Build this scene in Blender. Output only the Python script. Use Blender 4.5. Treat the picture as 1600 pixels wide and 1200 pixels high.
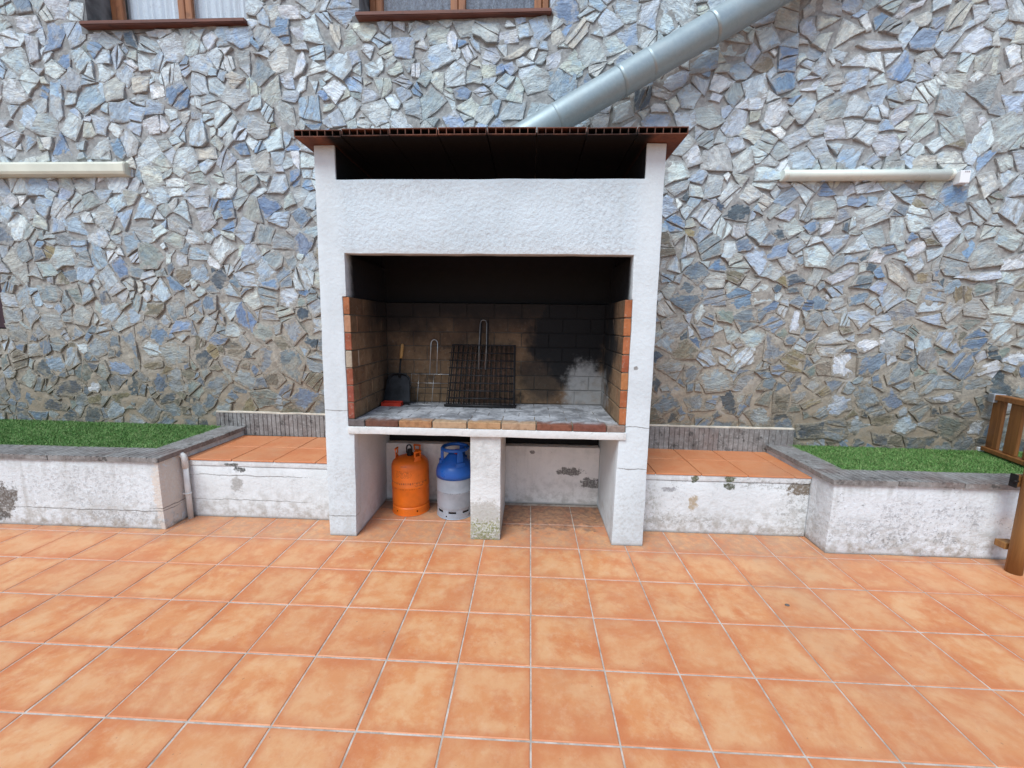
import bpy, bmesh, math, random
import numpy as np
from mathutils import Vector, Matrix, noise

for o in list(bpy.data.objects): bpy.data.objects.remove(o)
scene = bpy.context.scene
COL = scene.collection
R = math.radians

# ------------------------------------------------------------------ camera
F_PX, YAW, PITCH, ROLL = 635.4, 0.0431, -0.14745, 0.01266
CAM = Vector((-0.03066, -2.64233, 1.54242))
def cam_axes():
    cy, sy, cp, sp = math.cos(YAW), math.sin(YAW), math.cos(PITCH), math.sin(PITCH)
    fw = Vector((-sy*cp, cy*cp, sp)); r = Vector((cy, sy, 0)); u = r.cross(fw)
    cr, sr = math.cos(ROLL), math.sin(ROLL)
    return cr*r + sr*u, -sr*r + cr*u, fw
AR, AU, AF = cam_axes()
cd = bpy.data.cameras.new('camera'); cam = bpy.data.objects.new('camera', cd); COL.objects.link(cam)
cd.sensor_width = 36.0; cd.sensor_fit = 'HORIZONTAL'; cd.lens = 36.0*F_PX/1600.0
cd.clip_start = 0.05; cd.clip_end = 500
M3 = Matrix((AR, AU, -AF)).transposed()
cam.matrix_world = Matrix.Translation(CAM) @ M3.to_4x4()
scene.camera = cam

# ------------------------------------------------------------------ sky, sun, exposure
SUN_EL, SUN_ROT = R(55), R(206)
world = bpy.data.worlds.new('World'); scene.world = world; world.use_nodes = True
wn = world.node_tree; wn.nodes.clear()
wo = wn.nodes.new('ShaderNodeOutputWorld'); wb = wn.nodes.new('ShaderNodeBackground')
sky = wn.nodes.new('ShaderNodeTexSky'); sky.sky_type = 'NISHITA'; sky.sun_disc = False
sky.sun_elevation = SUN_EL; sky.sun_rotation = SUN_ROT
sky.air_density = 1.0; sky.dust_density = 1.5; sky.ozone_density = 0.4
wb.inputs['Strength'].default_value = 0.10
wn.links.new(sky.outputs[0], wb.inputs['Color']); wn.links.new(wb.outputs[0], wo.inputs['Surface'])
ld = bpy.data.lights.new('sun', 'SUN'); ld.energy = 1.5; ld.angle = R(30); ld.color = (0.86, 0.97, 1.0)
sun = bpy.data.objects.new('sun', ld); COL.objects.link(sun)
sd = Vector((math.sin(SUN_ROT)*math.cos(SUN_EL), math.cos(SUN_ROT)*math.cos(SUN_EL), math.sin(SUN_EL)))
sun.rotation_euler = sd.to_track_quat('Z', 'Y').to_euler(); sun.location = sd*20
scene.view_settings.view_transform = 'Standard'; scene.view_settings.look = 'None'
scene.view_settings.gamma = 1.0; scene.view_settings.use_curve_mapping = False
scene.view_settings.exposure = 0.98

# ------------------------------------------------------------------ pixel helpers (photo 1600 x 1200)
def ray(x, y): return AF + AR*((x-800)/F_PX) - AU*((y-600)/F_PX)
def on_y(x, y, Y): d = ray(x, y); return CAM + d*((Y-CAM.y)/d.y)
def on_z(x, y, Z): d = ray(x, y); return CAM + d*((Z-CAM.z)/d.z)
def project(p):
    d = Vector(p)-CAM; z = d.dot(AF)
    return 800+F_PX*d.dot(AR)/z, 600-F_PX*d.dot(AU)/z
def wall_y(X): return 0.93 - 0.022*X

# ------------------------------------------------------------------ scene helpers
def tag(o, label=None, cat=None, group=None, kind=None):
    if label: o['label'] = label
    if cat: o['category'] = cat
    if group: o['group'] = group
    if kind: o['kind'] = kind
    return o
def empty(name, loc=(0, 0, 0)):
    o = bpy.data.objects.new(name, None); COL.objects.link(o); o.location = loc
    o.empty_display_size = 0.1
    return o
def put(o, parent):
    if parent is not None:
        o.parent = parent
        o.matrix_parent_inverse = (Matrix.Translation(parent_loc(parent))).inverted()
    return o
def parent_loc(p):
    v = Vector(p.location)
    q = p.parent
    # every parent is unrotated; parts keep world coordinates
    if q is not None and p.type == 'EMPTY': pass
    return v if p.parent is None else Vector((0, 0, 0)) + v
def link_mesh(name, me, mat, parent=None, loc=None, rot=None):
    o = bpy.data.objects.new(name, me); COL.objects.link(o)
    if mat is not None and not me.materials: me.materials.append(mat)
    if loc is not None: o.location = loc
    if rot is not None: o.rotation_euler = rot
    return put(o, parent)

class MB:
    """collects geometry for one mesh"""
    def __init__(s): s.v = []; s.f = []; s.sm = []
    def add(s, vs, fs, smooth=False):
        b = len(s.v); s.v += [tuple(v) for v in vs]; s.f += [tuple(i+b for i in f) for f in fs]; s.sm += [smooth]*len(fs)
    def box(s, x0, x1, y0, y1, z0, z1, bev=0.0):
        if bev <= 0:
            vs = [(x, y, z) for z in (z0, z1) for y in (y0, y1) for x in (x0, x1)]
            s.add(vs, [(0, 2, 3, 1), (4, 5, 7, 6), (0, 1, 5, 4), (2, 6, 7, 3), (0, 4, 6, 2), (1, 3, 7, 5)])
        else:
            bm = bmesh.new(); bmesh.ops.create_cube(bm, size=1)
            for v in bm.verts: v.co = Vector(((x0+x1)/2+v.co.x*(x1-x0), (y0+y1)/2+v.co.y*(y1-y0), (z0+z1)/2+v.co.z*(z1-z0)))
            bmesh.ops.bevel(bm, geom=bm.edges[:], offset=bev, segments=1, affect='EDGES')
            s.bm(bm)
    def bm(s, bm, smooth=False):
        bm.verts.index_update()
        s.add([v.co.copy() for v in bm.verts], [[v.index for v in f.verts] for f in bm.faces], smooth); bm.free()
    def tube(s, pts, r, n=10, closed=False, caps=True):
        pts = [Vector(p) for p in pts]; m = len(pts); rs = r if isinstance(r, (list, tuple)) else [r]*m
        vs = []; ref = None
        for i, p in enumerate(pts):
            a = pts[(i-1) % m] if (i > 0 or closed) else p; b = pts[(i+1) % m] if (i < m-1 or closed) else p
            t = (b-a).normalized()
            if ref is None:
                ref = t.orthogonal().normalized()
            ref = (ref - t*ref.dot(t)); ref = ref.normalized() if ref.length > 1e-6 else t.orthogonal().normalized()
            w = t.cross(ref)
            for k in range(n):
                an = 2*math.pi*k/n; vs.append(p + (ref*math.cos(an) + w*math.sin(an))*rs[i])
        fs = []
        for i in range(m if closed else m-1):
            j = (i+1) % m
            for k in range(n):
                l = (k+1) % n; fs.append((i*n+k, i*n+l, j*n+l, j*n+k))
        s.add(vs, fs, True)
        if caps and not closed:
            b = len(s.v)-len(vs)
            s.f += [tuple(b+k for k in reversed(range(n))), tuple(b+(m-1)*n+k for k in range(n))]; s.sm += [False, False]
    def lathe(s, prof, cx, cy, n=40, a0=0.0, a1=2*math.pi, z0=0.0):
        full = abs(a1-a0-2*math.pi) < 1e-6; c = n if full else n+1; vs = []
        for (r, z) in prof:
            for k in range(c):
                an = a0+(a1-a0)*k/n; vs.append((cx+r*math.cos(an), cy+r*math.sin(an), z0+z))
        fs = []
        for i in range(len(prof)-1):
            for k in range(n):
                l = (k+1) % c; fs.append((i*c+k, i*c+l, (i+1)*c+l, (i+1)*c+k))
        s.add(vs, fs, True)
    def mesh(s, name):
        me = bpy.data.meshes.new(name); me.from_pydata(s.v, [], s.f); me.update()
        me.polygons.foreach_set('use_smooth', s.sm); me.update()
        return me
    def build(s, name, mat, parent=None): return link_mesh(name, s.mesh(name), mat, parent)

def extrude_xz(poly, y0, y1):
    """closed prism from a polygon in X-Z"""
    bm = bmesh.new()
    a = [bm.verts.new((x, y0, z)) for x, z in poly]; b = [bm.verts.new((x, y1, z)) for x, z in poly]
    n = len(poly); bm.faces.new(a); bm.faces.new(list(reversed(b)))
    for i in range(n): bm.faces.new((a[(i+1) % n], a[i], b[i], b[(i+1) % n]))
    bmesh.ops.recalc_face_normals(bm, faces=bm.faces[:])
    return bm
def boxbm(x0, x1, y0, y1, z0, z1):
    bm = bmesh.new(); bmesh.ops.create_cube(bm, size=1)
    for v in bm.verts: v.co = Vector(((x0+x1)/2+v.co.x*(x1-x0), (y0+y1)/2+v.co.y*(y1-y0), (z0+z1)/2+v.co.z*(z1-z0)))
    return bm
def roughen(bm, bev=0.006, step=0.06, amp=0.003, freq=5.0, keep_z0=False):
    """hand-worked plaster or concrete: soft arrises, slightly uneven faces"""
    if bev: bmesh.ops.bevel(bm, geom=[e for e in bm.edges if len(e.link_faces) == 2 and e.calc_face_angle(0) > 0.3], offset=bev, segments=2, affect='EDGES', profile=0.6)
    bb = [[min(v.co[i] for v in bm.verts), max(v.co[i] for v in bm.verts)] for i in range(3)]
    for ax in range(3):
        n = int((bb[ax][1]-bb[ax][0])/step)
        nv = Vector((0, 0, 0)); nv[ax] = 1
        for k in range(1, n):
            co = Vector((0, 0, 0)); co[ax] = bb[ax][0]+(bb[ax][1]-bb[ax][0])*k/n
            bmesh.ops.bisect_plane(bm, geom=bm.verts[:]+bm.edges[:]+bm.faces[:], plane_co=co, plane_no=nv, dist=1e-4)
    for v in bm.verts:
        d = noise.noise_vector(v.co*freq)*amp + noise.noise_vector(v.co*freq*4.1)*amp*0.45
        v.co += d
    return bm
def bm_obj(name, bm, mat, parent, smooth=True):
    me = bpy.data.meshes.new(name); bm.to_mesh(me); bm.free()
    if smooth:
        me.polygons.foreach_set('use_smooth', [True]*len(me.polygons))
        try: me.set_sharp_from_angle(angle=R(40))
        except Exception: pass
    return link_mesh(name, me, mat, parent)

# ------------------------------------------------------------------ node helpers
class NT:
    def __init__(s, name, rough=0.8, spec=0.3):
        s.m = bpy.data.materials.new(name); s.m.use_nodes = True; s.t = s.m.node_tree; s.t.nodes.clear()
        s.out = s.t.nodes.new('ShaderNodeOutputMaterial'); s.p = s.t.nodes.new('ShaderNodeBsdfPrincipled')
        s.t.links.new(s.p.outputs[0], s.out.inputs['Surface'])
        s.p.inputs['Roughness'].default_value = rough; s.p.inputs['Specular IOR Level'].default_value = spec
    def n(s, typ, ins=None, **props):
        nd = s.t.nodes.new('ShaderNode'+typ)
        for k, v in props.items(): setattr(nd, k, v)
        for k, v in (ins or {}).items(): s.set(nd.inputs[k], v)
        return nd
    def set(s, sock, v):
        if isinstance(v, bpy.types.NodeSocket): s.t.links.new(v, sock)
        elif isinstance(v, (tuple, list)) and sock.type == 'RGBA': sock.default_value = tuple(v)[:3]+(1.0,)
        else: sock.default_value = v
    def math(s, op, a, b=0.0, c=0.0, clamp=False):
        nd = s.n('Math', operation=op, use_clamp=clamp); s.set(nd.inputs[0], a); s.set(nd.inputs[1], b)
        if op in ('MULTIPLY_ADD',): s.set(nd.inputs[2], c)
        return nd.outputs[0]
    def vmath(s, op, a, b=(0, 0, 0)):
        nd = s.n('VectorMath', operation=op); s.set(nd.inputs[0], a); s.set(nd.inputs[1], b); return nd.outputs[0]
    def mix(s, f, a, b, mode='MIX'):
        nd = s.n('Mix', data_type='RGBA', blend_type=mode); nd.clamp_factor = True
        s.set(nd.inputs[0], f); s.set(nd.inputs[6], a); s.set(nd.inputs[7], b); return nd.outputs[2]
    def ramp(s, f, lo, hi, a=0.0, b=1.0, smooth=True):
        nd = s.n('MapRange', interpolation_type='SMOOTHSTEP' if smooth else 'LINEAR')
        for k, v in zip(('Value', 'From Min', 'From Max', 'To Min', 'To Max'), (f, lo, hi, a, b)): s.set(nd.inputs[k], v)
        return nd.outputs[0]
    def pos(s): return s.n('NewGeometry').outputs['Position']
    def sep(s, v): return s.n('SeparateXYZ', {0: v}).outputs
    def noise(s, vec, scale, detail=4.0, rough=0.55, dist=0.0):
        nd = s.n('TexNoise', {'Vector': vec, 'Scale': scale, 'Detail': detail, 'Roughness': rough, 'Distortion': dist}); return nd.outputs[0]
    def vnoise(s, vec, scale, detail=3.0):
        nd = s.n('TexNoise', {'Vector': vec, 'Scale': scale, 'Detail': detail}); return nd.outputs[1]
    def bump(s, h, strength=0.4, dist=0.01, normal=None):
        nd = s.n('Bump', {'Height': h, 'Strength': strength, 'Distance': dist})
        if normal is not None: s.set(nd.inputs['Normal'], normal)
        return nd.outputs[0]
    def blob(s, pos, c, r, nz, k=0.9, soft=0.10):
        """irregular patch: 1 inside an ellipsoid whose edge is broken up by noise nz (0..1)"""
        d = s.vmath('SUBTRACT', pos, c); d = s.vmath('DIVIDE', d, r)
        l = s.n('VectorMath', {0: d}, operation='LENGTH').outputs['Value']
        e = s.math('ADD', l, s.math('MULTIPLY', s.math('SUBTRACT', nz, 0.5), k*2))
        return s.ramp(e, 1.0-soft, 1.0+soft, 1.0, 0.0)
    def maxall(s, l):
        o = l[0]
        for x in l[1:]: o = s.math('MAXIMUM', o, x)
        return o
    def base(s, c): s.set(s.p.inputs['Base Color'], c)
    def rough(s, v): s.set(s.p.inputs['Roughness'], v)
    def normal(s, v): s.set(s.p.inputs['Normal'], v)

def plain(name, col, rough=0.5, metal=0.0, var=0.15, scale=20.0, bump=0.0, bscale=60.0, spec=0.4):
    t = NT(name, rough, spec); P = t.n('TexCoord').outputs['Object']
    f = t.noise(P, scale, 4)
    t.base(t.mix(t.ramp(f, 0.3, 0.7), tuple(c*(1-var) for c in col), tuple(min(1, c*(1+var)) for c in col)))
    t.p.inputs['Metallic'].default_value = metal
    t.rough(t.ramp(f, 0.2, 0.8, max(0.05, rough-0.08), min(1, rough+0.08)))
    if bump: t.normal(t.bump(t.noise(P, bscale, 3), bump, 0.004))
    return t.m

# ------------------------------------------------------------------ materials
def m_plaster(name, tint=(0.76, 0.765, 0.775), patches=(), spots=0.0, grime=0.4, moss=(), cracks=(), stucco=0.35, soot=None, sscale=42.0, mould=(), hoodband=None):
    t = NT(name, 0.88, 0.25); P = t.pos(); X, Y, Z = t.sep(P)
    n1 = t.noise(P, 2.3, 5); n2 = t.noise(P, 14, 5, 0.65); n3 = t.noise(P, 70, 3)
    c = t.mix(t.ramp(n1, 0.3, 0.75), tint, tuple(v*0.88 for v in tint))
    if hoodband: c = t.mix(t.math('MULTIPLY', t.ramp(Z, hoodband[0]-.06, hoodband[0]+.08), t.math('MULTIPLY', t.ramp(X, -1.36, -1.2), t.ramp(X, .55, .71, 1.0, 0.0))), c, t.mix(t.ramp(n1, .3, .75), (0.575, 0.645, 0.692), (0.50, 0.57, 0.615)))
    c = t.mix(t.ramp(n2, 0.45, 0.8, 0, 0.35), c, (0.50, 0.53, 0.53))
    # splash dirt close to the paving, broken up
    g = t.math('MULTIPLY', t.ramp(Z, 0.0, 0.34, 1.0, 0.0), t.ramp(n2, 0.38, 0.68))
    c = t.mix(t.math('MULTIPLY', g, grime), c, (0.34, 0.31, 0.27))
    foot = t.math('MULTIPLY', t.ramp(t.math('ADD', Z, t.math('MULTIPLY', n2, 0.03)), 0.012, 0.04, 1.0, 0.0), 0.8)
    c = t.mix(foot, c, (0.20, 0.19, 0.17))
    # streaks running down
    sv = t.n('VectorMath', {0: P, 1: (9.0, 9.0, 0.9)}, operation='MULTIPLY').outputs[0]
    st = t.ramp(t.noise(sv, 1.0, 4, 0.6), 0.56, 0.78)
    c = t.mix(t.math('MULTIPLY', st, 0.5*grime+0.08), c, (0.36, 0.345, 0.31))
    if spots:
        drip_shade = t.math('MULTIPLY', t.ramp(t.math('ADD', Z, t.math('MULTIPLY', t.math('SUBTRACT', t.noise(sv, 2.2, 4, .6), .5), .5)), 0.36, 0.54), t.ramp(n2, .35, .65, .2, .8))  # dirt drips plus the coping's shadow, painted darker towards the top
        c = t.mix(t.math('MULTIPLY', drip_shade, spots*.6), c, (0.27, 0.26, 0.23))
        s1 = t.ramp(t.noise(P, 40, 6, 0.8), 0.57, 0.64); s2 = t.ramp(t.noise(P, 3.1, 4), 0.42, 0.64)
        c = t.mix(t.math('MULTIPLY', t.math('MULTIPLY', s1, s2), spots), c, (0.10, 0.10, 0.095))
        s3 = t.math('MULTIPLY', t.ramp(t.noise(P, 5.0, 6, 0.7), 0.55, 0.75), t.ramp(n2, 0.4, 0.7))
        c = t.mix(t.math('MULTIPLY', s3, spots*0.55), c, (0.26, 0.26, 0.26))
    for (ctr, r) in moss:
        c = t.mix(t.math('MULTIPLY', t.blob(P, ctr, r, n2, 1.2, 0.4), t.ramp(t.noise(P, 60, 5, .8), 0.42, 0.56, 0.12, 0.95)), c, t.mix(t.ramp(n3, .4, .6), (0.16, 0.17, 0.06), (0.27, 0.27, 0.12)))
    for (ctr, r, col) in mould:
        c = t.mix(t.math('MULTIPLY', t.blob(P, ctr, r, n2, 1.3, 0.55), t.ramp(t.noise(P, 42, 6, .8), 0.46, 0.62, 0.03, 0.62)), c, col)
    for (ctr, r, col) in patches: c = t.mix(t.math('MULTIPLY', t.blob(P, ctr, r, t.noise(P, 24, 6, 0.75), 1.7, 0.16), t.ramp(n3, .25, .6, .55, 1.0)), c, col)
    for (ctr, r) in cracks: c = t.mix(t.math('MULTIPLY', t.blob(t.vmath('ADD', P, t.vmath('MULTIPLY', t.vmath('SUBTRACT', t.vnoise(P, 9, 3), (.5, .5, .5)), (0, 0, .03))), ctr, r, n3, 0.5), 0.75), c, (0.16, 0.15, 0.14))
    if soot:
        c = t.mix(soot(t, P, X, Y, Z, n1, n2), c, (0.012, 0.012, 0.014))
    t.base(c)
    h = t.math('ADD', t.noise(P, sscale, 3, 0.6), t.math('MULTIPLY', n2, 0.7))
    sb = stucco
    if hoodband:
        band = t.math('MULTIPLY', t.ramp(Z, hoodband[0]-.02, hoodband[0]+.03), t.math('MULTIPLY', t.ramp(X, -1.33, -1.23), t.ramp(X, .58, .68, 1.0, 0.0)))
        sb = t.ramp(band, 0, 1, stucco, .62, smooth=False)
    nd = t.n('Bump', {'Height': h, 'Strength': sb, 'Distance': 0.012}); t.normal(nd.outputs[0])
    return t.m

def m_tile():
    t = NT('terracotta_tile', 0.42, 0.45)
    oi = t.n('ObjectInfo').outputs['Random']
    P = t.pos(); off = t.n('CombineXYZ', {0: t.math('MULTIPLY', oi, 37.0), 1: t.math('MULTIPLY', oi, 91.0), 2: t.math('MULTIPLY', oi, 17.0)}).outputs[0]
    Q = t.vmath('ADD', P, off)
    Qs = Q
    a = t.noise(Qs, 7.0, 7, 0.68, 0.25); b = t.noise(Qs, 22.0, 6, 0.75, 0.2); d = t.noise(Qs, 4.2, 7, 0.66, 0.3)
    c = t.mix(t.ramp(a, 0.38, 0.62), (0.66, 0.345, 0.165), (0.61, 0.245, 0.095))
    c = t.mix(t.ramp(d, 0.47, 0.64, 0, 0.62), c, (0.52, 0.140, 0.042))
    c = t.mix(t.ramp(b, 0.48, 0.70, 0, 0.34), c, (0.69, 0.45, 0.27))
    c = t.mix(t.ramp(oi, 0.0, 1.0, 0.0, 0.30), c, (0.54, 0.24, 0.115))
    # worn, redder arris: object space distance to the tile edge
    L = t.n('TexCoord').outputs['Object']; lx, ly, lz = t.sep(L)
    e = t.math('MAXIMUM', t.math('ABSOLUTE', lx), t.math('ABSOLUTE', ly))
    ee = t.math('MULTIPLY', t.ramp(t.math('ADD', e, t.math('MULTIPLY', t.math('SUBTRACT', a, 0.5), 0.09)), 0.105, 0.168), 0.62)
    c = t.mix(ee, c, (0.52, 0.165, 0.066))
    # soot and old leaf stains on the paving below the grill
    X, Y, Z = t.sep(P)
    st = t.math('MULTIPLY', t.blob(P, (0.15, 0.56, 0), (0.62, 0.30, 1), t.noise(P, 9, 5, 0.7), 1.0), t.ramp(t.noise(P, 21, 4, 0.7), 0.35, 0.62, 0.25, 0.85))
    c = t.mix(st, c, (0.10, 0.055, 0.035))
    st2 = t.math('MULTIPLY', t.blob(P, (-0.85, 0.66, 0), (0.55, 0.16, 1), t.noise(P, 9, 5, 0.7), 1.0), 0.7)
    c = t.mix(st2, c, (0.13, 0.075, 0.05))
    sp = t.ramp(t.noise(P, 55, 2, 0.5), 0.735, 0.76); c = t.mix(t.math('MULTIPLY', sp, 0.5), c, (0.20, 0.11, 0.07))
    # trodden-in dirt: wide faint areas, and a dusty strip along the foot of the low walls
    dn = t.noise(P, 0.9, 6, 0.65); c = t.mix(t.ramp(dn, 0.50, 0.75, 0, 0.35), c, (0.40, 0.24, 0.15))
    foot = t.math('MULTIPLY', t.ramp(t.math('ADD', Y, t.math('MULTIPLY', t.math('SUBTRACT', dn, .5), .25)), -0.16, 0.10), t.ramp(b, 0.35, 0.65, 0.15, 0.6))
    c = t.mix(t.math('MULTIPLY', foot, t.math('LESS_THAN', Z, 0.1)), c, (0.33, 0.20, 0.14))
    t.base(c); t.rough(t.ramp(b, 0.3, 0.7, 0.36, 0.56))
    t.normal(t.bump(t.noise(Q, 24, 4, 0.6), 0.10, 0.008))
    return t.m

def m_stone():
    t = NT('slate_stone', 0.74, 0.3)
    an = t.n('Attribute', attribute_name='col'); col = an.outputs['Color']; edge = an.outputs['Alpha']; sv = t.n('Attribute', attribute_name='sv').outputs['Vector']
    P = t.pos(); Z = t.sep(P)[2]
    wv = t.vmath('ADD', sv, t.vmath('MULTIPLY', t.vmath('SUBTRACT', t.vnoise(sv, 11, 3), (.5, .5, .5)), (.05, .05, .05)))
    st = t.vmath('MULTIPLY', wv, (1.0, 3.2, 1.0))
    a = t.noise(st, 8.0, 6, 0.66, 0.3); b = t.noise(sv, 10.0, 6, 0.62, 0.4); c3 = t.noise(st, 26.0, 4, 0.7); lo = t.noise(sv, 5.0, 4, 0.6, 0.5)
    c = t.mix(t.ramp(a, 0.36, 0.66), t.mix(1.0, col, (0.74, 0.755, 0.78), 'MULTIPLY'), t.mix(1.0, col, (1.14, 1.14, 1.12), 'MULTIPLY'))
    c = t.mix(t.ramp(b, 0.50, 0.70, 0, 0.65), c, t.mix(1.0, col, (0.62, 0.80, 1.06), 'MULTIPLY'))
    c = t.mix(t.ramp(lo, 0.54, 0.72, 0, 0.6), c, t.mix(t.ramp(Z, 1.0, 2.4), (0.40, 0.36, 0.28), (0.58, 0.57, 0.52)))
    c = t.mix(t.ramp(t.noise(sv, 3.3, 5, 0.65), 0.66, 0.76, 0, 0.5), c, (0.40, 0.30, 0.17))
    c = t.mix(t.ramp(c3, 0.60, 0.72, 0, 0.7), c, t.mix(1.0, col, (0.30, 0.31, 0.33), 'MULTIPLY'))
    # cement smeared over faces and, most of all, over the rims
    n5 = t.noise(P, 9.0, 6, 0.7, 0.4); n6 = t.noise(P, 30.0, 5, 0.7)
    cem = t.mix(t.ramp(Z, 1.0, 2.8), (0.355, 0.32, 0.27), (0.36, 0.368, 0.368))
    cem = t.mix(t.ramp(n6, 0.35, 0.7), t.mix(1.0, cem, (0.80, 0.80, 0.80), 'MULTIPLY'), t.mix(1.0, cem, (1.12, 1.12, 1.1), 'MULTIPLY'))
    rim = t.math('ADD', t.math('MULTIPLY', t.math('POWER', edge, 1.3), t.ramp(Z, 1.0, 2.6, 0.84, 0.70)), t.math('MULTIPLY', t.math('SUBTRACT', n5, 0.5), 2.2))
    rim = t.math('ADD', rim, t.math('MULTIPLY', t.math('SUBTRACT', n6, 0.5), 0.9))
    sm = t.math('MULTIPLY', t.ramp(rim, 0.46, 0.64), t.ramp(Z, 1.2, 3.0, 0.94, 0.80))
    c = t.mix(sm, c, cem)
    # damp and algae at the foot of the wall
    wet = t.math('MULTIPLY', t.ramp(t.math('ADD', Z, t.math('MULTIPLY', t.math('SUBTRACT', t.noise(P, 2.2, 4), .5), 1.1)), 0.55, 1.55, 1.0, 0.0), t.ramp(n5, 0.30, 0.60, 0.35, 1.0))
    c = t.mix(t.math('MULTIPLY', wet, 0.62), c, t.mix(t.ramp(n6, .4, .65), (0.075, 0.068, 0.045), (0.15, 0.115, 0.065)))
    t.base(c)
    h = t.math('ADD', t.math('MULTIPLY', a, 0.8), t.math('ADD', t.math('MULTIPLY', c3, 0.35), t.math('MULTIPLY', t.noise(sv, 13, 5, .65), 1.2)))
    t.normal(t.bump(h, 0.95, 0.022)); t.rough(t.ramp(b, 0.3, 0.7, 0.62, 0.86))
    return t.m

def m_mortar():
    t = NT('lime_mortar', 0.92, 0.2); P = t.pos(); Z = t.sep(P)[2]
    n1 = t.noise(P, 3.0, 5, 0.6); n2 = t.noise(P, 26, 5, 0.7); n3 = t.noise(P, 110, 2)
    zf = t.ramp(t.math('ADD', Z, t.math('MULTIPLY', n1, 1.2)), 1.4, 3.4)
    c = t.mix(zf, (0.35, 0.315, 0.262), (0.345, 0.352, 0.352))
    c = t.mix(t.ramp(n2, 0.35, 0.7), t.mix(1.0, c, (0.74, 0.74, 0.74), 'MULTIPLY'), t.mix(1.0, c, (1.15, 1.14, 1.12), 'MULTIPLY'))
    c = t.mix(t.ramp(n1, 0.58, 0.72, 0, 0.5), c, (0.43, 0.42, 0.41))
    low = t.math('MULTIPLY', t.ramp(t.math('ADD', Z, t.math('MULTIPLY', n1, 0.5)), 0.80, 1.55, 1.0, 0.0), t.ramp(n2, 0.30, 0.6, .3, 1.0))
    c = t.mix(t.math('MULTIPLY', low, 0.62), c, (0.20, 0.138, 0.078))
    t.base(c)
    t.normal(t.bump(t.math('ADD', n2, t.math('MULTIPLY', n3, 0.3)), 0.7, 0.012))
    return t.m

def soot_mask(t, P):
    """smoke staining of the fire chamber: heavy near the top and in a plume by the right rear corner"""
    X, Y, Z = t.sep(P); n = t.noise(P, 3.2, 5, 0.6); n2 = t.noise(P, 11, 4, 0.6)
    w = t.math('MULTIPLY', t.math('SUBTRACT', n, 0.5), 0.55)
    top = t.ramp(t.math('ADD', Z, w), 1.0, 1.66)
    back = t.ramp(Y, 0.10, 0.60)
    top = t.math('MULTIPLY', top, t.ramp(back, 0, 1, 0.35, 1.0))
    plume = t.blob(P, (0.36, 0.78, 1.50), (0.40, 0.6, 0.66), n, 0.7, 0.35)
    plume2 = t.blob(P, (0.12, 0.78, 1.12), (0.24, 0.3, 0.24), n, 0.8, 0.45)
    corner = t.math('MULTIPLY', t.ramp(X, -1.24, -1.05, 1.0, 0.0), t.ramp(Y, 0.35, 0.72))
    m = t.maxall([t.math('MULTIPLY', top, 0.97), plume, t.math('MULTIPLY', plume2, 0.85), t.math('MULTIPLY', corner, 0.75), t.math('MULTIPLY', t.ramp(n2, 0.45, 0.7), t.ramp(back, 0, 1, 0.2, 0.75)), t.math('MULTIPLY', back, 0.38)])
    return m
def m_firebrick():
    t = NT('fire_brick', 0.85, 0.25); P = t.pos(); oc = t.n('ObjectInfo'); col = oc.outputs['Color']
    n = t.noise(P, 12, 5, 0.65); n2 = t.noise(P, 45, 4)
    ny = t.sep(t.n('NewGeometry').outputs['True Normal'])[1]
    fy = t.sep(P)[1]
    # heads at the mouth of the chamber stay their own clay colour, the flanks are scorched tan
    head = t.math('MULTIPLY', t.math('LESS_THAN', ny, -0.6), t.math('LESS_THAN', fy, 0.2))
    tan = t.mix(oc.outputs['Random'], (0.34, 0.215, 0.12), (0.23, 0.135, 0.075))
    c = t.mix(head, tan, col)
    c = t.mix(t.ramp(n, 0.35, 0.75), c, t.mix(1.0, c, (0.62, 0.60, 0.58), 'MULTIPLY'))
    c = t.mix(t.ramp(n2, 0.55, 0.75, 0, 0.4), c, (0.40, 0.36, 0.30))
    sm = t.math('MULTIPLY', soot_mask(t, P), t.math('SUBTRACT', 1.0, head))
    c = t.mix(sm, c, (0.012, 0.012, 0.013))
    ash = t.blob(P, (0.44, 0.76, 0.98), (0.17, 0.30, 0.25), t.noise(P, 7, 5, 0.65), 0.8, 0.25)
    c = t.mix(t.math('MULTIPLY', ash, t.ramp(n, 0.25, 0.6, 0.45, 0.9)), c, (0.30, 0.295, 0.29))
    t.base(c); t.normal(t.bump(n2, 0.5, 0.006)); return t.m
def m_fire_mortar():
    t = NT('fire_mortar', 0.9, 0.2); P = t.pos(); n = t.noise(P, 40, 3)
    c = t.mix(n, (0.24, 0.19, 0.14), (0.16, 0.13, 0.10)); c = t.mix(soot_mask(t, P), c, (0.012, 0.012, 0.013))
    ash = t.blob(P, (0.44, 0.76, 0.98), (0.17, 0.30, 0.25), t.noise(P, 7, 5, 0.65), 0.8, 0.25); c = t.mix(t.math('MULTIPLY', ash, .8), c, (0.27, 0.265, 0.26))
    t.base(c); t.normal(t.bump(n, 0.4, 0.005)); return t.m
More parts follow.
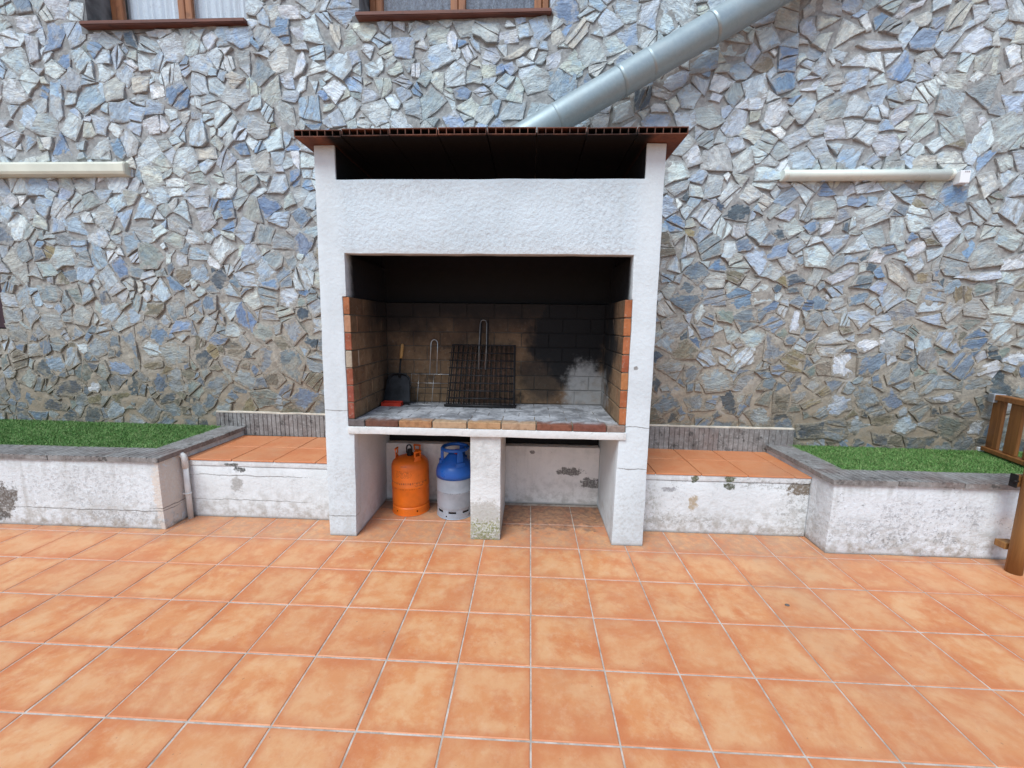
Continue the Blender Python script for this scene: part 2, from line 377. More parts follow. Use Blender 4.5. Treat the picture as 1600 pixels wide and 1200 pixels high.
def m_hearth():
    t = NT('hearth_brick', 0.9, 0.2); P = t.pos(); X, Y, Z = t.sep(P); oc = t.n('ObjectInfo'); col = oc.outputs['Color']
    n = t.noise(P, 6, 6, 0.68, 0.5); n2 = t.noise(P, 30, 4, 0.65)
    ash = t.mix(t.ramp(n, 0.35, 0.65), (0.15, 0.15, 0.16), (0.40, 0.40, 0.42))
    ash = t.mix(t.ramp(n2, 0.5, 0.72, 0, 0.6), ash, (0.07, 0.07, 0.075))
    front = t.ramp(t.math('ADD', Y, t.math('MULTIPLY', t.math('SUBTRACT', n, 0.5), 0.22)), 0.075, 0.17)
    base = t.mix(t.ramp(n2, 0.4, 0.7), col, t.mix(1.0, col, (0.68, 0.66, 0.64), 'MULTIPLY'))
    c = t.mix(front, base, ash)
    t.base(c); t.normal(t.bump(n2, 0.5, 0.006)); return t.m
def m_slat():
    t = NT('ribbed_grey_tile', 0.75, 0.3); P = t.pos(); oi = t.n('ObjectInfo').outputs['Random']
    Q = t.vmath('ADD', P, t.n('CombineXYZ', {0: t.math('MULTIPLY', oi, 31.0), 1: 0.0, 2: 0.0}).outputs[0])
    n = t.noise(Q, 7, 5, 0.65); n2 = t.noise(Q, 40, 4, 0.7); n3 = t.noise(Q, 2.2, 3)
    c = t.mix(t.ramp(n, 0.3, 0.7), (0.25, 0.24, 0.232), (0.14, 0.125, 0.118))
    c = t.mix(t.ramp(n2, 0.45, 0.75, 0, 0.55), c, (0.42, 0.42, 0.41))
    c = t.mix(t.ramp(n3, 0.5, 0.7, 0, 0.45), c, (0.17, 0.11, 0.095))
    dk = t.ramp(t.noise(Q, 13, 5, 0.75), 0.55, 0.66, 0, 0.8); c = t.mix(dk, c, (0.05, 0.048, 0.045))
    t.base(c); t.normal(t.bump(n2, 0.4, 0.006)); return t.m
def m_clay():
    t = NT('hollow_clay', 0.85, 0.25); P = t.pos(); n = t.noise(P, 9, 5, 0.65); n2 = t.noise(P, 40, 3)
    c = t.mix(t.ramp(n, 0.35, 0.7), (0.19, 0.078, 0.050), (0.10, 0.045, 0.034)); c = t.mix(t.ramp(n2, 0.5, 0.75, 0, 0.5), c, (0.10, 0.07, 0.055))
    X, Y, Z = t.sep(P)
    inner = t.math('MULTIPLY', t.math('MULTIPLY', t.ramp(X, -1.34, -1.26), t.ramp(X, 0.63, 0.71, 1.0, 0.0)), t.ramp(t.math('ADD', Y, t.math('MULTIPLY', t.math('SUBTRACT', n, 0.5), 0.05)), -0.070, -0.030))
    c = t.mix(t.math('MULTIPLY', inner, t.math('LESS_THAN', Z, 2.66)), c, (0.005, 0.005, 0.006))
    c = t.mix(t.math('MULTIPLY', t.math('MULTIPLY', t.math('GREATER_THAN', Z, 2.651), t.math('LESS_THAN', Z, 2.682)), t.ramp(Y, -0.056, -0.035)), c, (0.02, 0.017, 0.015))  # cell interiors painted dark to stand in for the shade inside
    t.base(c); t.normal(t.bump(n2, 0.4, 0.004)); return t.m
def m_wood(name, c1, c2, scale=1.0, axis=2, rough=0.6):
    t = NT(name, rough, 0.35); P = t.n('TexCoord').outputs['Object']
    s = [26.0*scale]*3; s[axis] = 1.6*scale
    Q = t.vmath('MULTIPLY', P, tuple(s)); n = t.noise(Q, 1.0, 6, 0.65, 0.5); n2 = t.noise(P, 9*scale, 4)
    c = t.mix(t.ramp(n, 0.3, 0.7), c1, c2); c = t.mix(t.ramp(n2, 0.6, 0.75, 0, 0.5), c, tuple(v*0.4 for v in c2))
    t.base(c); t.normal(t.bump(n, 0.25, 0.004)); return t.m
def m_galv():
    t = NT('galvanised_steel', 0.42, 0.5); P = t.n('TexCoord').outputs['Object']
    v = t.n('TexVoronoi', {'Vector': P, 'Scale': 55.0}).outputs['Color']; n = t.noise(P, 6, 4)
    f = t.sep(v)[0]
    c = t.mix(t.ramp(f, 0, 1, 0.35, 0.65), (0.27, 0.335, 0.36), (0.35, 0.415, 0.435)); c = t.mix(t.ramp(n, 0.5, 0.75, 0, 0.35), c, (0.36, 0.38, 0.38))
    t.base(c); t.p.inputs['Metallic'].default_value = 0.45; t.rough(t.ramp(n, 0.3, 0.7, 0.42, 0.56)); return t.m
def m_glass():
    t = NT('window_glass', 0.05, 0.5); P = t.n('TexCoord').outputs['Object']
    tr = t.n('BsdfTransparent', {'Color': (0.93, 0.95, 0.96, 1)}); gl = t.n('BsdfGlossy', {'Color': (1, 1, 1, 1), 'Roughness': 0.04})
    fr = t.math('MULTIPLY', t.n('Fresnel', {'IOR': 1.5}).outputs[0], t.math('SUBTRACT', 1.0, t.n('NewGeometry').outputs['Backfacing']))
    du = t.n('BsdfDiffuse', {'Color': (0.5, 0.52, 0.55, 1)}); f2 = t.ramp(t.noise(P, 22, 6, 0.75), 0.5, 0.8, 0.02, 0.22)
    a = t.n('MixShader', {0: t.math('MULTIPLY', fr, 1.6, clamp=True), 1: tr.outputs[0], 2: gl.outputs[0]}); b = t.n('MixShader', {0: f2, 1: a.outputs[0], 2: du.outputs[0]})
    t.t.links.new(b.outputs[0], t.out.inputs['Surface']); t.t.nodes.remove(t.p); return t.m
def m_turf():
    t = NT('artificial_grass', 0.6, 0.25); oc = t.n('Attribute', attribute_name='col').outputs['Color']; P = t.pos()
    n = t.noise(P, 5, 4); c = t.mix(t.ramp(n, 0.3, 0.7), oc, t.mix(1.0, oc, (0.72, 0.8, 0.7), 'MULTIPLY')); t.base(c)
    return t.m

TILE = m_tile(); STONE = m_stone(); MORTAR = m_mortar(); FIREBRICK = m_firebrick(); FIREMORTAR = m_fire_mortar(); HEARTH = m_hearth()
SLAT = m_slat(); CLAY = m_clay(); GALV = m_galv(); GLASS = m_glass(); TURF = m_turf()
def m_grout():
    t = NT('tile_grout', 0.9, 0.2); P = t.pos(); n = t.noise(P, 11, 5, 0.7); d = t.noise(P, 2.1, 5, 0.65)
    c = t.mix(t.ramp(n, 0.32, 0.68), (0.34, 0.285, 0.24), (0.58, 0.52, 0.46)); c = t.mix(t.ramp(d, 0.56, 0.70, 0, 0.65), c, (0.22, 0.16, 0.12))
    t.base(c); t.normal(t.bump(t.noise(P, 90, 3), 0.3, 0.004)); return t.m
GROUT = m_grout()
WOODF = m_wood('window_wood', (0.36, 0.15, 0.065), (0.22, 0.085, 0.04))
SILLM = m_wood('sill_wood', (0.20, 0.075, 0.05), (0.09, 0.04, 0.032), 1.0, 0)
GATEW = m_wood('gate_wood', (0.30, 0.125, 0.036), (0.18, 0.07, 0.022))
POSTW = m_wood('post_wood', (0.30, 0.145, 0.045), (0.17, 0.075, 0.024))
DARKW = m_wood('maroon_shutter', (0.05, 0.022, 0.03), (0.03, 0.014, 0.02))
IRON = plain('sooty_iron', (0.022, 0.020, 0.021), 0.6, 0.5, 0.4, 30, 0.3)
RUST = plain('rusty_iron', (0.085, 0.045, 0.033), 0.75, 0.3, 0.5, 25, 0.3)
STEEL = plain('bare_steel_wire', (0.42, 0.42, 0.42), 0.35, 0.85, 0.2, 30)
DSTEEL = plain('smoked_steel', (0.16, 0.155, 0.15), 0.4, 0.8, 0.3, 30)
CREAM = plain('yellowed_plastic', (0.62, 0.62, 0.52), 0.4, 0, 0.07, 6)
DIFF = plain('tube_diffuser', (0.70, 0.74, 0.68), 0.3, 0, 0.05, 5)
WHITEP = plain('white_plastic', (0.78, 0.79, 0.80), 0.4, 0, 0.04, 8)
PVC = plain('white_pvc', (0.66, 0.65, 0.63), 0.45, 0, 0.1, 9)
GREYM = plain('dull_bracket_metal', (0.42, 0.45, 0.50), 0.45, 0.6, 0.2, 20)
BLACKP = plain('black_rubber', (0.018, 0.018, 0.02), 0.55, 0, 0.3, 20)
REDP = plain('red_enamel', (0.42, 0.03, 0.015), 0.4, 0, 0.2, 20)
DARKGAP = plain('soot_and_shade_black', (0.006, 0.006, 0.007), 0.9, 0, 0.4, 10, 0.3)  # soot on the smoke chamber wall, painted shade in the rear gap

# ------------------------------------------------------------------ ground and terrace
g = MB(); g.box(-120, 120, -120, 120, -0.30, -0.06); ground = g.build('ground', plain('packed_earth', (0.20, 0.17, 0.13), 0.95, 0, 0.3, 2), None)
tag(ground, 'bare earth around the terrace', 'ground', kind='structure')
T = 0.333
t_ = MB(); t_.box(-7.992, 7.992, -9.99, 1.4, -0.055, -0.0035); terrace = t_.build('terrace_floor', GROUT)
tag(terrace, 'terrace paved with square orange terracotta tiles and pale joints', 'floor', kind='structure')
def tile_mesh(w, th=0.010, bev=0.003):
    m = MB(); h = w/2; b = bev
    rings = [(h, -th), (h, -b), (h-b, 0.0)]
    vs = [(sx*r, sy*r, z) for r, z in rings for sx, sy in ((-1, -1), (1, -1), (1, 1), (-1, 1))]
    fs = [(i*4+k, i*4+(k+1) % 4, (i+1)*4+(k+1) % 4, (i+1)*4+k) for i in range(2) for k in range(4)] + [(8, 9, 10, 11)]
    m.add(vs, fs); return m
TM = tile_mesh(T-0.0072).mesh('tile'); TM.materials.append(TILE)
rnd = random.Random(5)
cells = []
for j in range(-3, 27):
    for i in range(-22, 22):
        cx, cy = (i+0.5)*T, -(j+0.5)*T
        if cy > 0.75: continue
        d = (Vector((cx, cy, 0))-CAM).dot(AF)
        ok = False
        if d > 0.3:
            px, py = project((cx, cy, 0)); ok = -160 < px < 1760 and py < 1330 and cy < 0.72
        cells.append((cx, cy, ok))
near = [c for c in cells if c[2]]
near.sort(key=lambda c: (Vector((c[0], c[1], 0))-CAM).length)
near = near[:298]; ns = set(near); rest = MB(); tm = tile_mesh(T-0.0072)
for c in cells:
    z = rnd.uniform(-0.0008, 0.0010)
    if c in ns:
        o = bpy.data.objects.new('tile', TM); COL.objects.link(o); o.location = (c[0]+rnd.uniform(-.0008, .0008), c[1]+rnd.uniform(-.0008, .0008), z); o.rotation_euler = (rnd.uniform(-.0018, .0018), rnd.uniform(-.0018, .0018), rnd.uniform(-.002, .002)+rnd.choice((0, 1, 2, 3))*math.pi/2)
        put(o, terrace)
    else: rest.add([(v[0]+c[0], v[1]+c[1], v[2]+z) for v in tm.v], tm.f)
r_ = rest.build('outer_tiles', TILE, terrace); tag(r_, kind='stuff')

# ------------------------------------------------------------------ stone house wall
ZB, ZT, XA, XB = 0.36, 5.4, -7.2, 6.6
WIN = [(-3.78, -2.40, 3.965, 5.15), (-1.445, 0.075, 3.955, 5.15), (-6.1, -4.992, 1.43, 2.75)]
house = empty('stone_house', (0, 0.95, 0))
tag(house, 'house wall of irregular blue-grey slate stones in beige mortar', 'house')
def hash2(ix, iy, seed):
    n = (ix*374761393 + iy*668265263 + seed*1442695041) & 0xffffffff
    n = ((n ^ (n >> 13))*1274126177) & 0xffffffff
    return ((n ^ (n >> 16)) & 0xffff)/65535.0
def vnoise(x, y, f, seed):
    x = x*f+1000; y = y*f+1000; ix = np.floor(x).astype(np.int64); iy = np.floor(y).astype(np.int64); fx = x-ix; fy = y-iy
    fx = fx*fx*(3-2*fx); fy = fy*fy*(3-2*fy)
    a = hash2(ix, iy, seed); b = hash2(ix+1, iy, seed); c = hash2(ix, iy+1, seed); d = hash2(ix+1, iy+1, seed)
    return (a*(1-fx)+b*fx)*(1-fy)+(c*(1-fx)+d*fx)*fy
def in_rect(x, z, r, m=0.0): return r[0]-m < x < r[1]+m and r[2]-m < z < r[3]+m
HID = (-1.36, 0.72, 0.0, 2.55)     # behind the barbecue

# the stones: an uneven packing of sizes, cells cut by power lines, then trimmed to angular pieces
rs = random.Random(11)
sites = []; grid = {}
GC = 0.16
def near_sites(x, z, k=2):
    gx, gz = int(x//GC), int(z//GC)
    for a in range(gx-k, gx+k+1):
        for b in range(gz-k, gz+k+1):
            for s in grid.get((a, b), ()): yield s
# stones that stand out in the photograph: outline corners in zoomed picture pixels (origin x, y, zoom), colour key
CK = dict(w=(.68, .70, .73), p=(.56, .60, .66), b=(.40, .46, .57), d=(.27, .35, .48), c=(.57, .55, .49), g=(.46, .47, .46), t=(.36, .40, .42), n=(.29, .245, .17), k=(.11, .125, .15), o=(.34, .27, .16))
TRACED = [
 (1200, 400, 3.75, [('w', 375,570,515,560,520,700,460,725,362,705), ('g', 265,490,400,440,475,520,390,590,300,585), ('w', 505,520,560,490,680,470,690,500,560,568,520,560),
  ('c', 680,50,710,20,830,180,800,205,700,130), ('n', 835,90,960,85,950,150,860,170), ('n', 1090,180,1190,170,1195,270,1100,300), ('b', 580,195,640,140,700,160,660,240),
  ('p', 310,140,440,80,500,60,510,110,370,170), ('p', 120,420,150,320,200,310,185,460,120,450), ('t', 305,330,360,315,425,390,350,415), ('p', 1075,130,1110,105,1360,85,1365,130,1200,150),
  ('w', 1230,640,1330,605,1370,640,1310,715,1190,700), ('p', 310,910,380,800,480,830,490,900,400,945), ('n', 590,945,740,925,750,975,680,1010,600,985), ('k', 600,1030,710,1040,690,1115,610,1095),
  ('t', 960,700,1110,690,1115,780,965,780), ('t', 1120,740,1280,710,1310,750,1200,800,1125,790), ('t', 750,830,830,765,900,800,870,870,790,860), ('p', 910,830,1080,790,1120,850,950,860),
  ('w', 1150,970,1260,960,1240,1055,1160,1040), ('g', 205,755,270,705,320,745,260,800), ('o', 275,805,340,755,370,795,310,830), ('o', 180,870,290,820,325,850,200,900), ('d', 0,640,80,625,130,660,60,700,10,690)]),
 (0, 0, 3.2, [('w', 75,90,190,80,215,140,140,172,90,140), ('p', 130,180,200,190,205,300,160,325), ('d', 235,110,345,115,310,240,230,270), ('w', 1390,35,1500,25,1510,95,1400,90), ('w', 1470,400,1490,280,1510,245,1540,320,1520,370),
  ('p', 1440,140,1530,135,1530,210,1490,210), ('w', 625,310,670,305,705,345,660,372), ('w', 700,610,800,580,805,670,740,680), ('w', 803,570,850,635,820,665,803,650), ('c', 665,390,755,385,740,460,675,475),
  ('c', 975,745,1080,735,1095,795,990,805), ('w', 1455,760,1500,755,1505,860,1470,820), ('p', 1010,190,1065,160,1100,195,1045,262), ('c', 1130,380,1165,360,1230,390,1170,465), ('w', 1090,245,1165,240,1130,280)]),
 (500, 0, 3.2, [('c', 45,110,100,130,110,200,95,250,50,170), ('d', 355,410,415,375,470,420,440,450), ('d', 665,455,720,430,760,460,735,505,680,500), ('p', 765,460,820,432,858,465,800,490), ('p', 800,235,880,240,905,290,870,330,810,330),
  ('p', 705,250,745,222,790,280,740,325), ('c', 910,295,1040,220,1055,245,950,305), ('p', 1120,360,1130,290,1215,245,1240,280,1180,340), ('c', 1215,225,1320,85,1350,120,1340,165,1265,250), ('p', 870,165,990,150,995,215,880,220),
  ('w', 630,165,670,155,690,195,680,260,640,262), ('w', 460,322,500,316,500,395,458,385), ('b', 905,330,960,310,995,350,955,388), ('p', 475,240,515,185,545,240,540,258)]),
 (1200, 0, 4.0, [('w', 1005,380,1045,362,1110,370,1060,480,1010,460), ('p', 1140,330,1260,210,1340,130,1390,240,1390,290,1280,340), ('d', 870,265,960,180,1060,200,1020,320,880,310), ('p', 540,290,600,255,840,260,820,305,620,320),
  ('g', 330,565,390,450,450,450,490,550), ('p', 185,570,210,480,340,490,300,570), ('p', 745,730,800,665,920,655,900,700,770,805), ('p', 640,900,660,840,790,840,820,900,760,980,680,980), ('p', 345,780,480,790,490,870,350,880),
  ('p', 770,110,880,30,980,0,960,40,830,115), ('w', 1300,725,1345,720,1360,765,1310,800)]),
 (1180, 200, 3.3333, [('d', 480,360,560,350,585,385,530,415,470,405), ('b', 95,465,180,415,215,430,170,490), ('d', 35,690,90,620,180,590,150,670), ('w', 770,660,820,600,900,585,880,640,790,675), ('w', 565,700,620,635,675,660,650,705)]),
 (0, 400, 4.617, [('t', 635,650,700,590,790,590,800,690,660,750), ('d', 765,750,880,760,1000,825,960,865,770,830), ('k', 385,940,470,900,560,885,605,920,590,1015,400,1000), ('k', 300,1050,380,1025,510,1085,490,1115,320,1100),
  ('t', 470,790,490,650,560,660,600,770,500,830), ('n', 1030,790,1080,760,1180,755,1190,800,1060,830), ('w', 645,920,690,890,745,935,720,985,640,975), ('d', 1225,560,1270,460,1380,460,1390,540,1290,545)])]
def on_wall(x, y):
    d = ray(x, y); p = CAM+d*((0.93-0.022*CAM.x-CAM.y)/(d.y+0.022*d.x)); return (p.x, p.z)
traced = []; fixed = set()
for ox, oy, zm, lst in TRACED:
    for it in lst:
        q = it[1:]; poly = [on_wall(ox+q[i]/zm, oy+q[i+1]/zm) for i in range(0, len(q), 2)]; a_ = poly_area = 0.5*abs(sum(poly[i][0]*poly[(i+1) % len(poly)][1]-poly[(i+1) % len(poly)][0]*poly[i][1] for i in range(len(poly))))
        cx = sum(p[0] for p in poly)/len(poly); cz = sum(p[1] for p in poly)/len(poly)
        A_ = np.array(poly)-np.array((cx, cz)); ev, evec = np.linalg.eigh(A_.T@A_); an = math.atan2(evec[1, 1], evec[0, 1]); asp = math.sqrt(max(ev[1], 1e-9)/max(ev[0], 1e-9))
        k_ = rs.uniform(.94, 1.06); traced.append((poly, cx, cz, an, tuple(v*k_ for v in CK[it[0]])))
        r_eq = math.sqrt(a_/math.pi)
        nn = 1 if asp < 1.7 else 2 if asp < 2.8 else 3
        for j in range(nn):
            t = (j-(nn-1)/2)*r_eq*1.0; x_, z_ = cx+math.cos(an)*t, cz+math.sin(an)*t
            st_ = (x_, z_, r_eq*(1.0 if nn == 1 else .80), len(sites)); fixed.add(len(sites)); sites.append(st_); grid.setdefault((int(x_//GC), int(z_//GC)), []).append(st_)
def try_add(x, z, r, tight=0.80):
    if in_rect(x, z, HID, -r*0.2): return False
    for w in WIN:
        if in_rect(x, z, w, r*0.55): return False
    for s in near_sites(x, z):
        if (s[0]-x)**2+(s[1]-z)**2 < ((s[2]+r)*tight)**2: return False
    s = (x, z, r, len(sites)); sites.append(s); grid.setdefault((int(x//GC), int(z//GC)), []).append(s); return True
for r0, r1, tries in ((0.11, 0.13, 120), (0.09, 0.11, 700), (0.070, 0.09, 3600), (0.052, 0.070, 9000), (0.038, 0.052, 11000), (0.026, 0.038, 7000)):
    for _ in range(tries):
        x, z, r = rs.uniform(XA, XB), rs.uniform(ZB, ZT), rs.uniform(r0, r1)
        if z > 2.2 and r > 0.118: r *= 0.86
        if z < 1.25 and r > 0.05: r *= 1.22
        try_add(x, z, r)
def clip(poly, nx, nz, c):
    out = []; n = len(poly)
    for i in range(n):
        a, b = poly[i], poly[(i+1) % n]; da = a[0]*nx+a[1]*nz-c; db = b[0]*nx+b[1]*nz-c
        if da <= 0: out.append(a)
        if (da < 0 < db) or (db < 0 < da):
            t = da/(da-db); out.append((a[0]+(b[0]-a[0])*t, a[1]+(b[1]-a[1])*t))
    return out
def area(p): return 0.5*abs(sum(p[i][0]*p[(i+1) % len(p)][1]-p[(i+1) % len(p)][0]*p[i][1] for i in range(len(p))))
UP = [((.53, .57, .62), 5), ((.63, .655, .68), 4.5), ((.43, .49, .58), 3.2), ((.52, .535, .525), 5), ((.59, .58, .53), 3), ((.26, .34, .48), 1.7), ((.72, .735, .75), 2.2), ((.40, .42, .43), 1.4)]
LO = [((.37, .385, .40), 4), ((.27, .30, .34), 3.5), ((.45, .445, .43), 3.5), ((.29, .245, .185), 2.2), ((.13, .155, .185), 2.0), ((.52, .53, .54), 2.2), ((.26, .315, .40), 2.2), ((.34, .265, .16), 0.8), ((.33, .35, .31), 1.5)]
def pick(pal):
    k = rs.uniform(0, sum(w for _, w in pal))
    for c, w in pal:
        k -= w
        if k <= 0: return c
    return pal[-1][0]
def stone_color(z):
    f = min(1, max(0, (z-1.15)/1.5)); c = pick(UP) if rs.random() < 0.12+0.85*f else pick(LO)
    k = rs.uniform(0.82, 1.12)*(0.80+0.20*min(1, max(0, (z-1.0)/1.7))); return tuple(min(0.8, v*k*rs.uniform(0.97, 1.03)*q) for v, q in zip(c, (.97, 1.04, 1.05)))
def prism(poly, back, h, tilt, ang, mb, inset=0.80, jag=0.0):
    """one slab of stone: buried sides, a broken edge and an uneven face"""
    n = len(poly); cx = sum(p[0] for p in poly)/n; cz = sum(p[1] for p in poly)/n
    ca, sa = math.cos(ang), math.sin(ang)
    def hh(x, z):
        u = (x-cx)*ca+(z-cz)*sa; w = -(x-cx)*sa+(z-cz)*ca
        return tilt[0]*u + tilt[1]*w
    vs = []
    for (x, z) in poly: vs.append((x, back, z))
    for (x, z) in poly: vs.append((cx+(x-cx)*0.99, h*rs.uniform(0.74, 0.96)+hh(x, z), cz+(z-cz)*0.99))
    for (x, z) in poly:
        k = inset*rs.uniform(0.90, 1.03); X, Z = cx+(x-cx)*k, cz+(z-cz)*k; vs.append((X, h*rs.uniform(0.94, 1.06)+hh(X, Z), Z))
    vs.append((cx, h*rs.uniform(0.95, 1.12), cz))
    W = []
    for (x, o, z) in vs: W.append((x, wall_y(x)-max(o, -0.02), z))
    fs = []
    for L in range(2):
        for i in range(n): fs.append((L*n+i, L*n+(i+1) % n, (L+1)*n+(i+1) % n, (L+1)*n+i))
    for i in range(n): fs.append((2*n+i, 2*n+(i+1) % n, 3*n))
    mb.add(W, fs); mb.edge += [1.0]*(2*n)+[0.86]*n+[0.0]
def make_stone(poly, z, ang=None, col=None, sharp=None):
    mb = MB(); mb.edge = []; n = len(poly); cx = sum(p[0] for p in poly)/n; cz = sum(p[1] for p in poly)/n
    ang = rs.gauss(0.35, 0.6) if ang is None else ang
    up = min(1, max(0, (z-1.0)/1.6))
    h = rs.uniform(0.005, 0.016) + 0.002*up
    tilt = (rs.gauss(0, 0.05), rs.gauss(0, 0.07))
    # signed area -> consistent outward faces (seen from -Y)
    sgn = sum(poly[i][0]*poly[(i+1) % n][1]-poly[(i+1) % n][0]*poly[i][1] for i in range(n))
    if sgn < 0: poly = poly[::-1]
    a = area(poly); lay = 1
    if a > 0.006 and rs.random() < 0.30: lay = rs.choice((2, 2, 3))
    nx, nz = -math.sin(ang), math.cos(ang)
    ds = [p[0]*nx+p[1]*nz for p in poly]; lo, hi = min(ds), max(ds); rest_ = poly; prev = None
    cuts = sorted(lo+(hi-lo)*((k+rs.uniform(0.7, 1.3))/lay) for k in range(lay-1)) if lay > 1 else []
    parts = []; cur = poly
    for c in cuts:
        parts.append(clip(cur, nx, nz, c-0.0012)); cur = clip(cur, -nx, -nz, -(c+0.0012))
    parts.append(cur)
    for q in parts:
        if len(q) < 3 or area(q) < 0.0004: continue
        q2 = []
        for i in range(len(q)):          # chipped edges
            A, B = q[i], q[(i+1) % len(q)]; q2.append(A); L = math.hypot(B[0]-A[0], B[1]-A[1])
            if L > 0.045 and len(q2) < 9 and rs.random() < .8:
                t = rs.uniform(0.35, 0.65); j = rs.gauss(0, 0.045)*L; q2.append((A[0]+(B[0]-A[0])*t-(B[1]-A[1])/L*j, A[1]+(B[1]-A[1])*t+(B[0]-A[0])/L*j))
        prism(q2, -0.015, h+rs.uniform(-0.007, 0.007)*(lay > 1), tilt, ang, mb, inset=0.92)
    col = col or stone_color(z)
    off = (rs.uniform(0, 50), rs.uniform(0, 50), rs.uniform(0, 50)); ca, sa = math.cos(ang), math.sin(ang)
    sv = [((x-cx)*ca+(zz-cz)*sa+off[0], -(x-cx)*sa+(zz-cz)*ca+off[1], y+off[2]) for (x, y, zz) in mb.v]
    return mb, [tuple(col)+(e_,) for e_ in mb.edge], sv
def attrs(me, cols, svs):
    a = me.attributes.new('col', 'FLOAT_COLOR', 'POINT'); a.data.foreach_set('color', [v for c in cols for v in (c[0], c[1], c[2], c[3] if len(c) > 3 else 1.0)])
    if svs is not None:
        b = me.attributes.new('sv', 'FLOAT_VECTOR', 'POINT'); b.data.foreach_set('vector', [v for c in svs for v in c])
stones = []
for (x, z, r, k) in list(sites):
    if k in fixed: continue
    q = 3.2*r; poly = [(x-q, z-q), (x+q, z-q), (x+q, z+q), (x-q, z+q)]
    for s in near_sites(x, z, 3):
        if s[3] == k: continue
        dx, dz = s[0]-x, s[1]-z; D = math.hypot(dx, dz)
        if D > 3.5*(r+s[2]): continue
        off = (D*D + r*r - s[2]*s[2])/(2*D); nx, nz = dx/D, dz/D
        gap = rs.uniform(0.001, 0.009)
        poly = clip(poly, nx, nz, nx*x+nz*z+off-gap)
        if len(poly) < 3: break
    if len(poly) < 3: continue
    for w in WIN:
        if in_rect(x, z, w, 0.4):
            if x < w[0]: poly = clip(poly, 1, 0, w[0]-0.012)
            elif x > w[1]: poly = clip(poly, -1, 0, -(w[1]+0.012))
            elif z < w[2]: poly = clip(poly, 0, 1, w[2]-0.05)
            else: poly = clip(poly, 0, -1, -(w[3]+0.012))
    poly = clip(poly, 0, -1, -ZB)
    if len(poly) < 3: continue
    # knock off random corners, squeeze along one direction -> angular, uneven gaps
    for _ in range(rs.choice((0, 1, 1, 2))):
        an = rs.uniform(0, 2*math.pi); nx, nz = math.cos(an), math.sin(an); poly = clip(poly, nx, nz, nx*x+nz*z+r*rs.uniform(0.62, 0.95))
    if len(poly) < 3: continue
    m = len(poly); cx = sum(p[0] for p in poly)/m; cz = sum(p[1] for p in poly)/m
    ang = rs.gauss(0.35, 0.65); ca, sa = math.cos(ang), math.sin(ang); ku, kw = rs.uniform(0.96, 1.10), rs.uniform(0.70, 1.02)
    P2 = []
    for (a, b) in poly:
        u = (a-cx)*ca+(b-cz)*sa; w = -(a-cx)*sa+(b-cz)*ca; u *= ku; w *= kw; P2.append((cx+u*ca-w*sa, cz+u*sa+w*ca))
    # merge near-coincident corners
    P3 = []
    for p_ in P2:
        if not P3 or math.hypot(p_[0]-P3[-1][0], p_[1]-P3[-1][1]) > 0.014: P3.append(p_)
    if len(P3) > 3 and math.hypot(P3[0][0]-P3[-1][0], P3[0][1]-P3[-1][1]) < 0.014: P3.pop()
    if len(P3) < 3 or area(P3) < 0.0012: continue
    # slate breaks into few-sided shards: keep the corners that matter
    kk = rs.random(); want = 3 if kk < .06 else 4 if kk < .50 else 5 if kk < .86 else 6
    while len(P3) > want:
        m = len(P3); tri = [abs((P3[i][0]-P3[i-1][0])*(P3[(i+1) % m][1]-P3[i-1][1])-(P3[(i+1) % m][0]-P3[i-1][0])*(P3[i][1]-P3[i-1][1])) for i in range(m)]
        P3.pop(tri.index(min(tri)))
    m = len(P3); cx = sum(p[0] for p in P3)/m; cz = sum(p[1] for p in P3)/m
    if area(P3) < 0.0012: continue
    ex = rs.uniform(1.10, 1.28); P3 = [(cx+(a-cx)*ex, cz+(b-cz)*ex) for a, b in P3]
    stones.append((P3, cx, cz, ang))
stones = [s_+(None,) for s_ in stones]+traced
def seen_area(s):
    px, py = project((s[1], wall_y(s[1]), s[2]))
    if not (5 < px < 1595 and 5 < py < 760): return 0.0
    if 500 < px < 1035 and py > 215: return 0.0
    d = (Vector((s[1], 0.95, s[2]))-CAM).length; return area(s[0])/d/d
stones.sort(key=seen_area, reverse=True)
# mortar bed with a lumpy surface, open at the windows
RES = 0.0165
xs = np.arange(XA, XB+1e-6, RES); zs = np.arange(ZB, ZT+1e-6, RES)
gx, gz = np.meshgrid(xs, zs)
hgt = (vnoise(gx, gz, 5, 1)-.5)*0.012+(vnoise(gx, gz, 17, 2)-.5)*0.010+(vnoise(gx, gz, 41, 3)-.5)*0.007
hgt += np.clip((1.9-gz)/1.6, 0, 1)*0.003 - 0.0005
yy = 0.93-0.022*gx-hgt
nv = np.stack([gx, yy, gz], -1).reshape(-1, 3); W_ = len(xs); H_ = len(zs)
ii, jj = np.meshgrid(np.arange(W_-1), np.arange(H_-1)); ii = ii.ravel(); jj = jj.ravel()
qx = xs[ii]+RES/2; qz = zs[jj]+RES/2; keep = ~((qx > HID[0]+.15) & (qx < HID[1]-.15) & (qz < 2.3))
for w in WIN: keep &= ~((qx > w[0]) & (qx < w[1]) & (qz > w[2]) & (qz < w[3]))
ii = ii[keep]; jj = jj[keep]; q = np.stack([jj*W_+ii, jj*W_+ii+1, (jj+1)*W_+ii+1, (jj+1)*W_+ii], -1)
me = bpy.data.meshes.new('mortar_bed'); me.vertices.add(len(nv)); me.vertices.foreach_set('co', nv.ravel().astype(np.float32))
me.loops.add(q.size); me.loops.foreach_set('vertex_index', q.ravel().astype(np.int32)); me.polygons.add(len(q))
me.polygons.foreach_set('loop_start', (np.arange(len(q))*4).astype(np.int32)); me.update(calc_edges=True); me.validate()
me.polygons.foreach_set('use_smooth', [True]*len(me.polygons))
facade = link_mesh('facade', me, MORTAR, house)
